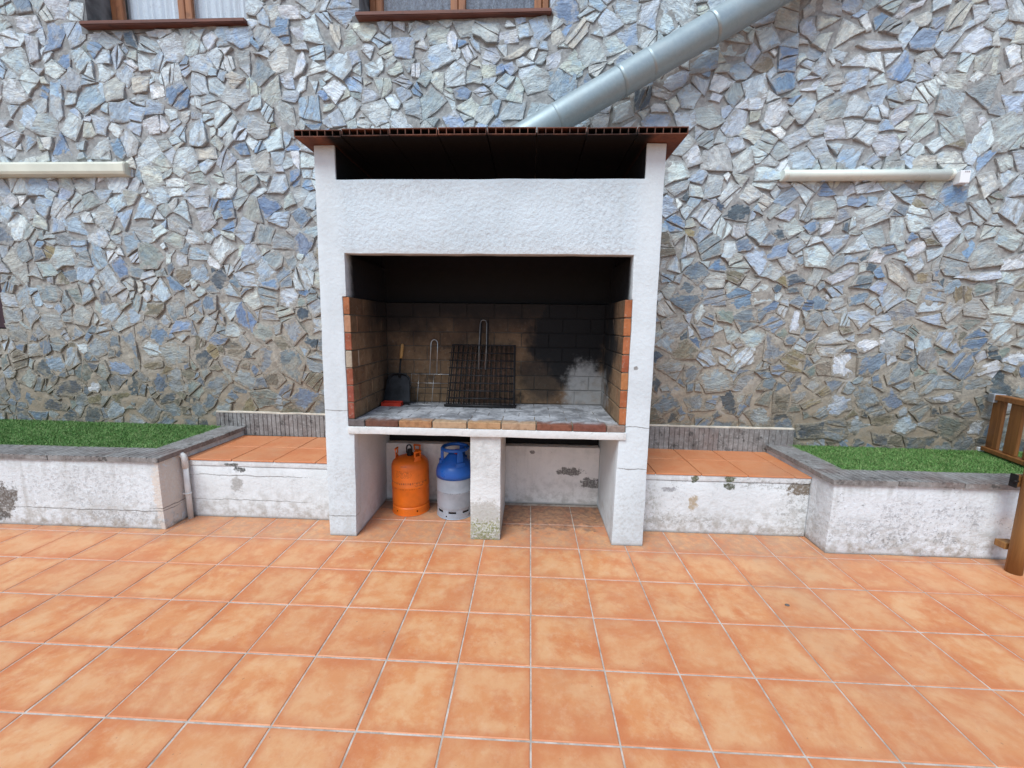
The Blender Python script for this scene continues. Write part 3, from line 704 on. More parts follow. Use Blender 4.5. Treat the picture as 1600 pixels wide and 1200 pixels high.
big = MB(); bc = []; bs = []
for k, (poly, cx, cz, ang, tcol) in enumerate(stones):
    mb, c, sv = make_stone(poly, cz, ang, tcol)
    if k < 298:
        me = mb.mesh('stone'); attrs(me, c, sv); link_mesh('stone', me, STONE, facade)
    else:
        big.add(mb.v, mb.f); bc += c; bs += sv
me = big.mesh('smaller_stones'); attrs(me, bc, bs); o = link_mesh('smaller_stones', me, STONE, facade); tag(o, kind='stuff')
print('stones', len(stones), 'cover', sum(area(s[0]) for s in stones)/((XB-XA)*(ZT-ZB)-2.08*2.2-1.3*1.2*3))
# core of the wall behind the mortar (closes the reveals and keeps light out)
core = MB()
def core_box(x0, x1, z0, z1): core.box(x0, x1, 1.16, 1.30, z0, z1)
xsn = sorted({XA, XB} | {v for w in WIN for v in w[:2]}); zsn = sorted({0.0, ZT} | {v for w in WIN for v in w[2:]})
for a, b in zip(xsn, xsn[1:]):
    for c, d in zip(zsn, zsn[1:]):
        if not any(in_rect((a+b)/2, (c+d)/2, w) for w in WIN):
            L_ = any(abs(a-w[1]) < 1e-6 for w in WIN); R__ = any(abs(b-w[0]) < 1e-6 for w in WIN); D_ = any(abs(c-w[3]) < 1e-6 for w in WIN); U_ = any(abs(d-w[2]) < 1e-6 for w in WIN)
            core_box(a+.004*L_, b-.004*R__, c+.004*D_, d-.004*U_)
core.box(XA, XB, 0.86, 1.30, ZT, ZT+0.12)
core.build('wall_core', MORTAR, house)
# room box behind the windows
rb = MB(); rb.box(XA, XB, 3.0, 3.1, 0, ZT); rb.box(XA, XB, 1.30, 3.0, -0.05, 0.0); rb.box(XA, XB, 1.30, 3.0, ZT, ZT+.1); rb.box(XA-.1, XA, .9, 3.1, 0, ZT); rb.box(XB, XB+.1, .8, 3.1, 0, ZT)
rb.build('room_shell', plain('dim_room_paint', (0.30, 0.29, 0.27), 0.9), house)
REVEAL = plain('grey_reveal_render', (0.17, 0.175, 0.18), 0.9, 0, 0.4, 9, 0.6, 40)
def window(r, kind):
    x0, x1, z0, z1 = r; yf = wall_y((x0+x1)/2); yb = yf+0.22
    rv = MB()
    for (a, b, c, d) in ((x0-0.06, x0, z0, z1), (x1, x1+0.06, z0, z1), (x0-0.06, x1+0.06, z1, z1+0.06), (x0-0.06, x1+0.06, z0-0.06, z0)):
        rv.box(a, b, yf+0.004, yb+0.10, c, d)
    w = rv.build('window', REVEAL, house)
    fr = MB(); e = 0.055
    fx0, fx1 = x0+0.004, x1-0.004
    if kind == 'shutter':
        for k in range(6):
            a = fx0+(fx1-fx0)*k/6; b = fx0+(fx1-fx0)*(k+1)/6-0.006
            s = MB(); s.box(a, b, yf+0.03, yf+0.07, z0+0.01, z1-0.01, 0.004); s.build('shutter_board', DARKW, w)
        fr.box(fx0, fx1, yf+0.072, yf+0.10, z0+.02, z1-.02); fr.build('backing', DARKW, w)
        return w
    m = (x0+x1)/2
    fr.box(fx0, fx0+e, yb, yb+.07, z0, z1, 0.006); fr.box(fx1-e, fx1, yb, yb+.07, z0, z1, 0.006); fr.box(fx0+e, fx1-e, yb, yb+.07, z1-e, z1, 0.006); fr.box(fx0+e, fx1-e, yb, yb+.07, z0-0.005, z0+0.03, 0.006)
    fr.build('frame', WOODF, w)
    for (a, b) in ((fx0+e+.003, m-.002), (m+.002, fx1-e-.003)):
        sh = MB(); s_ = 0.062
        sh.box(a, a+s_, yb-.012, yb+.03, z0+.034, z1-e, .006); sh.box(b-s_, b, yb-.012, yb+.03, z0+.034, z1-e, .006); sh.box(a+s_, b-s_, yb-.012, yb+.03, z1-e-s_, z1-e-.004, .006); sh.box(a+s_, b-s_, yb-.012, yb+.03, z0+.034, z0+.05, .006)
        sh.build('sash', WOODF, w)
        p_ = MB(); p_.box(a+s_, b-s_, yb+.006, yb+.011, z0+.05, z1-e-s_); p_.build('pane', GLASS, w)
        cu = MB(); n = 60; vs = []; fs = []
        for k in range(n+1):
            X = a+s_*0.5+(b-a-s_)*k/n; yo = yb+0.07+0.012*math.sin(k*0.9)+0.008*math.sin(k*2.3+1)
            vs += [(X, yo, z0+.03), (X, yo, z1-e)]
        fs = [(2*k, 2*k+2, 2*k+3, 2*k+1) for k in range(n)]; cu.add(vs, fs, True)
        cu.build('curtain', CURT if kind == 'white' else CURTG, w)
    s = boxbm(x0-0.012, x1+0.012, yf-0.060, yb+.002, z0-.034, z0-0.001); bmesh.ops.bevel(s, geom=s.edges[:], offset=.006, segments=2, affect='EDGES'); so = bm_obj('sill', s, SILLM, w)
    return w
CURT = plain('white_curtain', (0.78, 0.80, 0.84), 0.9, 0, 0.03, 5); CURTG = plain('grey_blue_curtain', (0.15, 0.17, 0.21), 0.9, 0, 0.45, 60)
window(WIN[0], 'white'); window(WIN[1], 'grey'); window(WIN[2], 'shutter')

# ------------------------------------------------------------------ barbecue
bbq = empty('masonry_barbecue', (-0.337, 0.4, 0))
tag(bbq, 'white plastered masonry barbecue with brick-lined hearth, hood and hollow clay roof', 'barbecue')
Y0 = 0.065
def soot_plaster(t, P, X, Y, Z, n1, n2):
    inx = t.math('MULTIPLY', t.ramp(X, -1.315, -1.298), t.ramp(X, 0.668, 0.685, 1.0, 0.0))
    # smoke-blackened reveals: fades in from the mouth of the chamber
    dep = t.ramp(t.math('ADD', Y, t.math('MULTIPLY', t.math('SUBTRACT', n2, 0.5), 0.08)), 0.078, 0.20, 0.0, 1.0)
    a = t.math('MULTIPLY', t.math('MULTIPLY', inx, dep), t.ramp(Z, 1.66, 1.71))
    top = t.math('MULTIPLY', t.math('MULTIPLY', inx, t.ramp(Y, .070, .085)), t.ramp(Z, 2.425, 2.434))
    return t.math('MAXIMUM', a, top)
cracks = [((-1.37, Y0, 0.155), (0.12, 0.2, 0.004)), ((0.69, Y0, 0.565), (0.10, 0.2, 0.004)), ((0.70, Y0, 0.86), (0.12, 0.2, 0.003)), ((-1.38, Y0, 0.93), (0.10, 0.2, 0.003))]
PL_BBQ = m_plaster('barbecue_plaster', (0.63, 0.685, 0.715), grime=0.35, hoodband=(1.983, 2.44), mould=[((.38, Y0, 2.2), (.16, .1, .26), (.40, .44, .47)), ((-.3, Y0, 2.06), (.7, .1, .07), (.42, .44, .45)), ((-.9, Y0, 2.38), (.4, .1, .07), (.44, .47, .49)), ((-1.36, Y0, .25), (.12, .1, .3), (.42, .43, .42)), ((.68, Y0, .2), (.12, .1, .25), (.42, .43, .42))], cracks=cracks, stucco=0.30, soot=soot_plaster,
                   patches=[((0.672, Y0, 1.262), (0.012, 0.05, 0.012), (0.25, 0.24, 0.23))])
PL_PIER = m_plaster('pier_plaster', (0.66, 0.67, 0.665), grime=0.9, spots=0.6, stucco=0.45, moss=[((-0.325, 0.08, 0.10), (0.125, 0.2, 0.13))], patches=[((-.33, .08, .21), (.13, .2, .08), (.45, .44, .41))])
PL_BACK = m_plaster('rear_plaster', (0.80, 0.785, 0.765), grime=0.5, spots=0.3, patches=[((0.33, 0.70, 0.30), (0.11, 0.1, 0.032), (0.17, 0.165, 0.155)), ((0.50, 0.70, 0.20), (0.085, 0.1, 0.045), (0.17, 0.165, 0.155)), ((0.0, 0.70, 0.465), (0.022, 0.1, 0.016), (0.2, 0.19, 0.18))])
lp = [(-1.461, 0), (-1.263, 0), (-1.246, .775), (-1.285, .776), (-1.285, 1.706), (-1.258, 1.707), (-1.258, 1.984), (-1.291, 1.985), (-1.291, 2.642), (-1.424, 2.642)]
rp = [(.570, 0), (.787, 0), (.779, 2.642), (.661, 2.642), (.661, 1.985), (.620, 1.984), (.620, 1.706), (.626, 1.705), (.626, .768), (.582, .766)]
front = lp[:7]+rp[5:][:1]+rp[6:]+rp[:1]+rp[1:4]+[(.661, 2.44), (-1.291, 2.44)]+lp[8:]
bm_obj('front_wall', roughen(extrude_xz(front, Y0, .155), 0.005, 0.075, 0.0035), PL_BBQ, bbq)
for pl, ye in ((lp, 0.985), (rp, 0.94)):
    bm_obj('side_wall', roughen(extrude_xz([(x+(.0015 if x < -.3 else -.0015)*(1 if abs(x+.337) > .97 else -1), z) for x, z in pl], .15, ye), 0.0, 0.075, 0.002), PL_BBQ, bbq)
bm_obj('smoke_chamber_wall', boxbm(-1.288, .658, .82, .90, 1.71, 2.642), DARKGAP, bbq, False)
bm_obj('support_pier', roughen(boxbm(-.434, -.220, .08, .64, 0, .770), 0.006, 0.06, 0.003), PL_PIER, bbq)
bm_obj('slab', roughen(boxbm(-1.287, .628, .054, .80, .770, .822), 0.005, 0.07, 0.0025), m_plaster('slab_concrete', (0.70, 0.70, 0.69), grime=0, spots=0.25), bbq)
bm_obj('rear_wall', roughen(boxbm(-1.27, .575, .70, .80, 0, .512), 0.004, 0.08, 0.003), PL_BACK, bbq)
bm_obj('rear_gap_shade', boxbm(-1.27, .575, .78, .83, .50, .772), DARKGAP, bbq, False)  # black panel added as the deep shade above the rear wall
# fire chamber lining
FT = 0.868
lin = MB(); lin.box(-1.2845, -1.246, .074, .80, .825, 1.702); lin.box(.586, .6255, .074, .80, .825, 1.702); lin.box(-1.246, .586, .766, .80, .825, 1.702)
lining = lin.build('fire_lining', FIREMORTAR, bbq)
rb_ = random.Random(3)
brick_cache = {}
def brick(x0, x1, y0, y1, z0, z1, mat, parent, color, name='brick'):
    key = (round(x1-x0, 3), round(y1-y0, 3), round(z1-z0, 3), mat.name)
    me = brick_cache.get(key)
    if me is None:
        m = MB(); a, b, c = (x1-x0)/2, (y1-y0)/2, (z1-z0)/2; m.box(-a, a, -b, b, -c, c, 0.003); me = m.mesh('brick'); me.materials.append(mat); brick_cache[key] = me
    o = bpy.data.objects.new(name, me); COL.objects.link(o)
    o.location = ((x0+x1)/2, (y0+y1)/2, (z0+z1)/2); o.rotation_euler = (rb_.gauss(0, .004), rb_.gauss(0, .004), rb_.gauss(0, .004)); o.color = tuple(color)+(1,)
    return put(o, parent)
NC = 7; ch = (1.705-FT)/NC
heads_l = [(.36, .135, .06), (.42, .22, .13), (.32, .10, .055), (.42, .35, .27), (.30, .095, .055), (.27, .075, .05), (.29, .085, .055)]
heads_r = [(.36, .12, .05), (.40, .14, .055), (.40, .14, .06), (.33, .095, .045), (.45, .19, .075), (.40, .13, .055), (.42, .15, .06)]
for c in range(NC):
    z1 = 1.703-c*ch; z0 = z1-ch+0.008
    ys = [Y0+.004] + ([.295, .525, .762] if c % 2 == 0 else [.18, .41, .64, .762])
    for a, b in zip(ys, ys[1:]):
        brick(-1.284, -1.240+rb_.uniform(-.002, .002), a, b-.007, z0, z1, FIREBRICK, lining, heads_l[c])
        brick(.580+rb_.uniform(-.002, .002), .6255, a, b-.007, z0, z1, FIREBRICK, lining, heads_r[c])
    xs_ = [-1.240+.2275*k for k in range(9)] if c % 2 == 0 else [-1.240]+[-1.240+.2275*(k+.5) for k in range(8)]+[.580]
    xs_[-1] = .580
    for a, b in zip(xs_, xs_[1:]): brick(a+.003, b-.004, .760+rb_.uniform(-.003, .003), .80, z0, z1, FIREBRICK, lining, (.3, .2, .12))
# hearth floor and its front course
hb = MB(); hb.box(-1.284, .625, .075, .80, .823, .8645); hearth = hb.build('hearth', m_fire_mortar() if False else FIREMORTAR, bbq)
EDGE = [(544, 569.5), (571, 621.5), (623.5, 674), (676, 728.5), (731, 782), (784, 837), (839, 894), (896, 947.5), (949, 976.8)]
ECOL = [(.15, .13, .13), (.15, .07, .05), (.38, .20, .10), (.43, .29, .18), (.43, .26, .14), (.42, .28, .18), (.21, .085, .055), (.19, .075, .055), (.27, .21, .18)]
for (a, b), col in zip(EDGE, ECOL):
    brick(on_y(a, 665, .058).x, on_y(b, 665, .058).x, .057+rb_.uniform(-.002, .003), .170, .8235, FT+rb_.uniform(-.0015, .0015), HEARTH, hearth, col)
for r in range(5):
    y0 = .175+r*.1175; xs_ = [-1.240+.2275*k for k in range(9)] if r % 2 else [-1.240]+[-1.240+.2275*(k+.5) for k in range(8)]+[.580]
    xs_[-1] = .580
    for a, b in zip(xs_, xs_[1:]): brick(a+.001, b-.0015, y0, y0+.1155, .8235, FT-.001+rb_.uniform(-.002, .002), HEARTH, hearth, (.3, .27, .24))
# roof of hollow clay boards, each a slab with open cells
def board_mesh(w, L, t=0.040, cells=6):
    m = MB(); p = 0.0048
    m.box(-w/2, w/2, 0, L, 0, p); m.box(-w/2, w/2, 0, L, t-p, t)
    for k in range(cells+1):
        x = -w/2+(w-p)*k/cells; m.box(x+.0002*(k == 0), x+p-.0002*(k == cells), 0.0012, L-.001, p, t-p)
    m.box(-w/2+p, w/2-p, 0.42, 0.43, p, t-p)
    return m
XR0, XR1, NB = -1.487, .868, 8
roof_base = MB(); roof_base.box(XR0+.03, XR1-.03, .02, .93, 2.6895, 2.705); roof = roof_base.build('roof', plain('roof_screed', (0.24, 0.22, 0.20), 0.9, 0, .3, 9, .4), bbq)
bwid = (XR1-XR0)/NB; BM_ = board_mesh(bwid-.007, .98).mesh('clay_board'); BM_.materials.append(CLAY)
for k in range(NB):
    o = bpy.data.objects.new('clay_board', BM_); COL.objects.link(o)
    o.location = (XR0+bwid*(k+.5), -.052+rb_.uniform(-.010, .006), 2.6445+rb_.uniform(-.001, .004)); o.rotation_euler = (0, rb_.gauss(0, .006), rb_.gauss(0, .003)); put(o, roof)

# ------------------------------------------------------------------ smoke pipe
pipe = empty('flue_pipe', (0.0, 0.70, 2.69)); tag(pipe, 'round galvanised metal smoke duct slanting up the stone wall from the barbecue roof', 'pipe')
PY = 0.72
A = on_y(950, 138.9, PY); Bp = on_y(1150, 22.4, PY); ax = (Bp-A).normalized(); 
u1 = on_y(950, 110.7, PY); l1 = on_y(950, 167.0, PY); PR = 0.5*(u1-l1).length*abs(ax.x)
ts = [(2.72+PR*ax.x-A.z)/ax.z] + [((on_y(px, py, PY)-A).dot(ax)) for px, py in ((868, 186), (968, 128), (1012, 102), (1110, 45), (1205, -8))]
ts += [ts[-1]+.5, ts[-1]+1.0, ts[-1]+1.4]
for k, (a, b) in enumerate(zip(ts, ts[1:])):
    m = MB(); r = PR*(1.0 if k % 2 == 0 else 0.985); p0, p1 = A+ax*(a-(.0 if k == 0 else .004)), A+ax*b
    L = (p1-p0).length; d = ax
    m.tube([p0, p0+d*.012, p0+d*.018, p0+d*.024, p0+d*.034, p1-d*.002, p1], [r, r, r+.003, r+.003, r, r, r*.995], 40)
    m.build('duct_section', GALV, pipe)
S0 = A+ax*ts[0]; m = MB(); m.tube([(S0.x-.09, PY, 2.70), (S0.x-.085, PY, 2.74), S0-ax*.05, S0+ax*.02], [PR, PR, PR*.99, PR*.99], 32); m.build('elbow', GALV, pipe)
for t0 in (ts[3]+.10, ts[5]+.25):
    c = A+ax*t0; m = MB(); m.box(c.x-.012, c.x+.012, c.y+PR*.8, wall_y(c.x)+.01, c.z-.012, c.z+.012); m.build('wall_bracket', GALV, pipe)

# ------------------------------------------------------------------ planters, ledges
def ribbed_tile(L, W_, t=0.035, ribs=10):
    """tile lying in XY, ribs across its width (along Y), rib grooves cut in the top"""
    m = MB(); vs = []; prof = []
    for k in range(ribs):
        a = -L/2+L*k/ribs; b = -L/2+L*(k+1)/ribs; g_ = 0.007; d = 0.007
        prof += [(a+(0 if k == 0 else g_*.5), t-(.002 if k == 0 else 0)), (b-g_*.5, t)]
        if k < ribs-1: prof += [(b-g_*.3, t-d), (b+g_*.3, t-d)]
    prof[-1] = (L/2, t-.002)
    n = len(prof)
    for y in (-W_/2, W_/2):
        vs += [(x, y, z) for x, z in prof] + [(L/2, y, 0), (-L/2, y, 0)]
    N_ = n+2; fs = [(i, (i+1) % N_, N_+(i+1) % N_, N_+i) for i in range(N_)]
    fs += [tuple(reversed(range(N_))), tuple(range(N_, 2*N_))]
    m.add(vs, [tuple(reversed(f)) for f in fs]); return m
RT = ribbed_tile(.415, .215, .036).mesh('coping_tile'); RT.materials.append(SLAT)
RS = ribbed_tile(.415, .205, .022).mesh('skirting_tile'); RS.materials.append(SLAT)
rt = random.Random(8)
def lay(me, name, loc, rot, parent):
    o = bpy.data.objects.new(name, me); COL.objects.link(o); o.location = loc; o.rotation_euler = rot; return put(o, parent)
def planter(side, xe, xfar, ztop, label, mat):
    s = 1 if side == 'R' else -1          # direction away from the barbecue
    root = empty('planter', (xe+s*1.2, .5, 0)); tag(root, label, 'planter', 'raised planters beside the barbecue')
    zc = ztop-.036; yb = wall_y(xe)+.03
    xs2 = sorted((xe, xfar)); f = boxbm(xs2[0], xs2[1], .062, .215, 0, zc)
    bm_obj('front_wall', roughen(f, .007, .085, .004), mat, root)
    xs3 = sorted((xe+s*.002, xe+s*.165)); bm_obj('end_wall', roughen(boxbm(xs3[0], xs3[1], .20, yb, 0, zc-.001), .007, .085, .004), mat, root)
    n = int(abs(xfar-xe)/.42); x = xe-s*.018
    for k in range(n):
        lay(RT, 'coping_tile', (x+s*(.2075+.42*k), .1535+rt.uniform(-.003, .003), zc+rt.uniform(-.001, .002)), (rt.gauss(0, .004), rt.gauss(0, .004), rt.gauss(0, .004)), root)
    y = .2625
    k = 0
    while y+.42*k+.05 < yb-.06:
        lay(RT, 'coping_tile', (x+s*.1075, y+.2085+.42*k, zc+rt.uniform(-.001, .002)+.0005), (rt.gauss(0, .004), rt.gauss(0, .004), math.pi/2+rt.gauss(0, .004)), root); k += 1
    return root
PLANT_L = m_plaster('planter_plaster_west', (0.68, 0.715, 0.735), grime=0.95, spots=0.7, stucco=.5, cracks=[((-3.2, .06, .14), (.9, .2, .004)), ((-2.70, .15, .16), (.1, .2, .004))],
    mould=[((-3.3, .06, .33), (.5, .15, .14), (.28, .28, .28)), ((-3.0, .06, .10), (.4, .15, .05), (.22, .21, .2))],
    patches=[((-3.93, .06, .21), (.11, .15, .10), (.13, .115, .10)), ((-3.99, .06, .07), (.09, .15, .035), (.11, .10, .09)), ((-2.71, .15, .3), (.05, .2, .3), (.62, .56, .50))])
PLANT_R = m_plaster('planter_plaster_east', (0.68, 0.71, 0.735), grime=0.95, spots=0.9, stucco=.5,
    mould=[((2.50, .06, .26), (.16, .15, .16), (.17, .17, .18)), ((2.80, .06, .14), (.09, .15, .05), (.10, .10, .10)), ((2.42, .06, .10), (.14, .15, .05), (.13, .13, .12)), ((2.74, .06, .31), (.10, .15, .06), (.18, .18, .19)), ((2.22, .06, .18), (.14, .15, .10), (.22, .22, .22)), ((2.95, .06, .30), (.10, .15, .08), (.2, .2, .21)), ((2.06, .2, .2), (.05, .2, .2), (.25, .24, .22))])
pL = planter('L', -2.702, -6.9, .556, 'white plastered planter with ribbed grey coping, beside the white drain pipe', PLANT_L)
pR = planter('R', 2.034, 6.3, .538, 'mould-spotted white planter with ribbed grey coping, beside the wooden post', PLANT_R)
def turf(x0, x1, y0, z, label, seed, nblade):
    r = random.Random(seed); vs = []; fs = []; cs = []
    yb = lambda x: wall_y(x)-.004
    n = 40
    for k in range(n+1):
        x = x0+(x1-x0)*k/n; vs += [(x, y0, z), (x, yb(x), z)]; cs += [(.08, .16, .045)]*2
    fs = [(2*k, 2*k+2, 2*k+3, 2*k+1) for k in range(n)]
    for k in range(n): pass
    for _ in range(nblade):
        x = r.uniform(x0, x1); y = r.uniform(y0, yb(x)); a = r.uniform(0, 6.28); w = .0028; h = r.uniform(.010, .019); lx, ly = r.gauss(0, .009), r.gauss(0, .009)-.002
        b = len(vs); dx, dy = w*math.cos(a), w*math.sin(a)
        vs += [(x-dx, y-dy, z), (x+dx, y+dy, z), (x+lx, y+ly, z+h)]
        k = r.uniform(.75, 1.25); c = (.15*k, .31*k, .085*k) if r.random() < .65 else (.29*k, .39*k, .15*k)
        cs += [tuple(v*.7 for v in c)]*2+[c]; fs.append((b, b+1, b+2))
    me = bpy.data.meshes.new('artificial_turf'); me.from_pydata(vs, [], fs); me.update(); attrs(me, cs, None)
    o = link_mesh('artificial_turf', me, TURF); tag(o, label, 'turf', 'green turf in the planters', 'stuff')
turf(-6.8, -2.87, .245, .545, 'green artificial turf filling the planter beside the white drain pipe', 1, 65000)
turf(2.20, 6.2, .245, .527, 'green artificial turf in the planter under the wooden gate', 2, 65000)

BT = tile_mesh(T-.006, .012).mesh('ledge_tile'); BT.materials.append(TILE)
def ledge(x0, x1, ztop, label, mat, xs_joint, strip, yfront):
    root = empty('tiled_ledge', ((x0+x1)/2, .6, 0)); tag(root, label, 'ledge', 'tiled ledges beside the barbecue')
    yb = max(wall_y(x0), wall_y(x1))+.03
    bm_obj('base_wall', roughen(boxbm(x0, x1, yfront, yb, 0, ztop-.060), .005, .085, .004), mat, root)
    bm_obj('white_nosing', roughen(boxbm(x0+.002, x1-.002, yfront-.006, yb-.02, ztop-.056, ztop-.013), .005, .085, .0025), mat, root)
    x = xs_joint
    while x-T > x0: x -= T
    while x-T < x1-.02:
        for r in range(2):
            a, b = max(x-T, x0), min(x, x1)
            if b-a < .03: continue
            m = MB(); y0 = yfront-.012+r*T; y1 = y0+T-.006
            m.box(a+.003, b-.003, y0, y1, ztop-.012, ztop+rt.uniform(-.0008, .0008), .002); o = m.build('ledge_tile', TILE, root)
        x += T
    sx0, sx1, zs0 = strip; xx = sx0
    ang = math.atan(-.022)
    while xx < sx1-.05:
        w = min(.415, sx1-xx)
        me = RS if w > .41 else ribbed_tile(w, .205, .022, max(2, int(w/.0415))).mesh('skirting_tile')
        if not me.materials: me.materials.append(SLAT)
        xm = xx+w/2; lay(me, 'skirting_tile', (xm, wall_y(xm)-.012+rt.uniform(-.002, .002), zs0+.1025), (math.pi/2, 0, ang), root); xx += w+.005
    bm = boxbm(sx0, sx1, -.028, .02, zs0+.206, zs0+.222); roughen(bm, .004, .07, .004)
    for v in bm.verts: v.co.y += wall_y(v.co.x)
    bm_obj('mortar_fillet', bm, plain('pale_mortar', (.55, .49, .41), .9, 0, .2, 12, .4), root)
    return root
LED_L = m_plaster('ledge_plaster_west', (0.69, 0.715, 0.725), grime=.8, spots=.5, stucco=.4, cracks=[((-2.2, .285, .345), (.5, .2, .004)), ((-2.2, .285, .145), (.5, .2, .003))],
    patches=[((-2.30, .285, .275), (.045, .15, .055), (.36, .355, .34)), ((-2.27, .285, .395), (.04, .15, .022), (.08, .08, .075)), ((-2.32, .285, .435), (.05, .15, .012), (.10, .10, .09))])
LED_R = m_plaster('ledge_plaster_east', (0.69, 0.715, 0.73), grime=.85, spots=.7, stucco=.4,
    mould=[((1.95, .285, .20), (.12, .15, .22), (.2, .19, .17)), ((.88, .285, .2), (.08, .15, .2), (.27, .27, .22)), ((1.2, .285, .10), (.35, .15, .05), (.22, .2, .17)), ((1.75, .285, .40), (.3, .15, .04), (.13, .12, .09))],
    patches=[((1.02, .285, .34), (.05, .15, .018), (.3, .3, .31)), ((1.98, .285, .37), (.09, .15, .05), (.16, .13, .10)), ((1.45, .285, .375), (.04, .15, .025), (.08, .085, .06)), ((1.20, .285, .43), (.03, .15, .03), (.10, .11, .06)), ((1.20, .285, .24), (.03, .15, .06), (.40, .33, .24)), ((1.45, .285, .435), (.035, .15, .025), (.10, .11, .06))])
ledge(-2.70, -1.452, .477, 'tile-topped white ledge between the barbecue and the drain pipe', LED_L, on_z(443, 712, .475).x, (-2.965, -1.45, .477), .287)
ledge(.783, 2.032, .468, 'stained white tile-topped ledge with mossy nosing, next to the mould-spotted planter', LED_R, on_z(1075, 722, .468).x, (.783, 2.245, .462), .280)

# ------------------------------------------------------------------ drain pipe in the corner
dp = empty('drain_pipe', (-2.668, .252, 0)); tag(dp, 'short white plastic drain pipe in the corner of planter and ledge', 'pipe')
m = MB(); m.tube([(-2.668, .250, 0.0), (-2.668, .250, .46)], .019, 16); m.build('pipe', PVC, dp)
m = MB(); m.tube([(-2.668, .250, .41), (-2.668, .250, .485), (-2.672, .250, .503), (-2.684, .250, .513), (-2.71, .250, .516)], [.022, .022, .0215, .021, .021], 16); m.build('elbow', PVC, dp)
m = MB(); m.lathe([(.019, -.006), (.024, -.006), (.024, .006), (.019, .006)], -2.668, .250, 18, z0=.205); m.box(-2.71, -2.69, .24, .26, .198, .212); m.build('clamp', PVC, dp)

# ------------------------------------------------------------------ gas bottles
def m_bottle(name, col, zmarks, ang, dark=(.02, .012, .01), rough=.38):
    t = NT(name, rough, .5); P = t.n('TexCoord').outputs['Object']; X, Y, Z = t.sep(P)
    n = t.noise(P, 8, 5, .6); n2 = t.noise(P, 40, 4, .7)
    c = t.mix(t.ramp(n, .35, .7), col, tuple(v*.80 for v in col))
    c = t.mix(t.ramp(n2, .66, .74, 0, .7), c, tuple(v*.35 for v in col))
    th = t.math('ARCTAN2', X, t.math('MULTIPLY', Y, -1.0))      # 0 towards -Y
    for (z0, z1, a0, a1, cell, thr) in zmarks:      # worn rows of print: blocky marks
        band = t.math('MULTIPLY', t.math('MULTIPLY', t.math('GREATER_THAN', Z, z0), t.math('LESS_THAN', Z, z1)), t.math('MULTIPLY', t.math('GREATER_THAN', th, a0), t.math('LESS_THAN', th, a1)))
        v = t.n('CombineXYZ', {0: t.math('MULTIPLY', th, cell), 1: t.math('MULTIPLY', Z, 95.0), 2: 0.0}).outputs[0]
        w = t.n('TexWhiteNoise', {'Vector': t.vmath('FLOOR', v)}, noise_dimensions='3D').outputs['Value']
        g1 = t.math('LESS_THAN', t.math('FRACT', t.math('MULTIPLY', th, cell)), 0.62)
        g2 = t.math('LESS_THAN', t.math('FRACT', t.math('MULTIPLY', Z, 95.0)), 0.60) if z1-z0 > .03 else 1.0
        mk = t.math('MULTIPLY', t.math('MULTIPLY', g1, g2), t.math('GREATER_THAN', w, thr))
        c = t.mix(t.math('MULTIPLY', t.math('MULTIPLY', band, mk), t.ramp(n2, .35, .6, .25, .75)), c, dark)
    t.base(c); t.rough(t.ramp(n, .3, .7, rough-.06, rough+.14)); return t.m
def holes_ring(mb, R_, z0, z1, n, slots, t=.004):
    """foot ring wall with cut-outs: slots = list of (a0,a1,zc0,zc1)"""
    angs = sorted({2*math.pi*k/n for k in range(n)} | {a for s in slots for a in s[:2]})
    zsx = sorted({z0, z1} | {z for s in slots for z in s[2:]})
    for a, b in zip(angs, angs[1:]+[angs[0]+2*math.pi]):
        for c, d in zip(zsx, zsx[1:]):
            am, zm = (a+b)/2, (c+d)/2
            if any(s[0] < am < s[1] and s[2] < zm < s[3] for s in slots): continue
            vs = [(r*math.cos(an), r*math.sin(an), z) for r in (R_, R_-t) for an in (a, b) for z in (c, d)]
            mb.add(vs, [(0, 2, 3, 1), (4, 5, 7, 6), (0, 4, 6, 2), (1, 3, 7, 5), (0, 1, 5, 4), (2, 6, 7, 3)], False)
def loc_obj(mb, name, mat, root, loc):
    me = mb.mesh(name); o = bpy.data.objects.new(name, me); COL.objects.link(o); me.materials.append(mat); o.location = loc; put(o, root); return o
ob = (on_y(642, 760, .535).x, .535, 0.002)
bo = empty('gas_bottle', ob); tag(bo, 'orange steel gas bottle with dark printed rows, under the barbecue', 'gas bottle', 'gas bottles under the barbecue')
OR = (.80, .165, .010)
OM = m_bottle('orange_paint', OR, [(.318, .375, -.60, .35, 34, .25), (.262, .278, -1.1, 1.25, 8.5, .08), (.220, .227, -.8, .9, 20, .35), (.243, .255, .45, 1.0, 13, .2), (.405, .414, -.25, .12, 12, .2)], 0)
m = MB(); m.lathe([(.0, .05), (.10, .045), (.135, .055), (.147, .075), (.150, .10), (.150, .225), (.1525, .230), (.1525, .240), (.150, .245), (.150, .378), (.1475, .398), (.140, .418), (.124, .436), (.10, .448), (.07, .457), (.04, .462), (0, .463)], 0, 0, 48); loc_obj(m, 'body', OM, bo, ob)
m = MB(); sl = [(a-.045, a+.045, .028, .042) for a in (-2.2, -1.2, -.4+0.0, .6, 1.6, 2.6)]
sl = [((a+math.pi*2) % (2*math.pi), (a+math.pi*2) % (2*math.pi)+.09, .028, .042) for a in (-2.15, -1.0, .1, 1.2, 2.3)]
holes_ring(m, .149, 0, .058, 48, sl); m.lathe([(.149, .058), (.147, .064), (.140, .068)], 0, 0, 48); m.lathe([(.149, .004), (.153, .004), (.153, -.0), (.145, 0)], 0, 0, 48); loc_obj(m, 'foot_ring', OM, bo, ob)
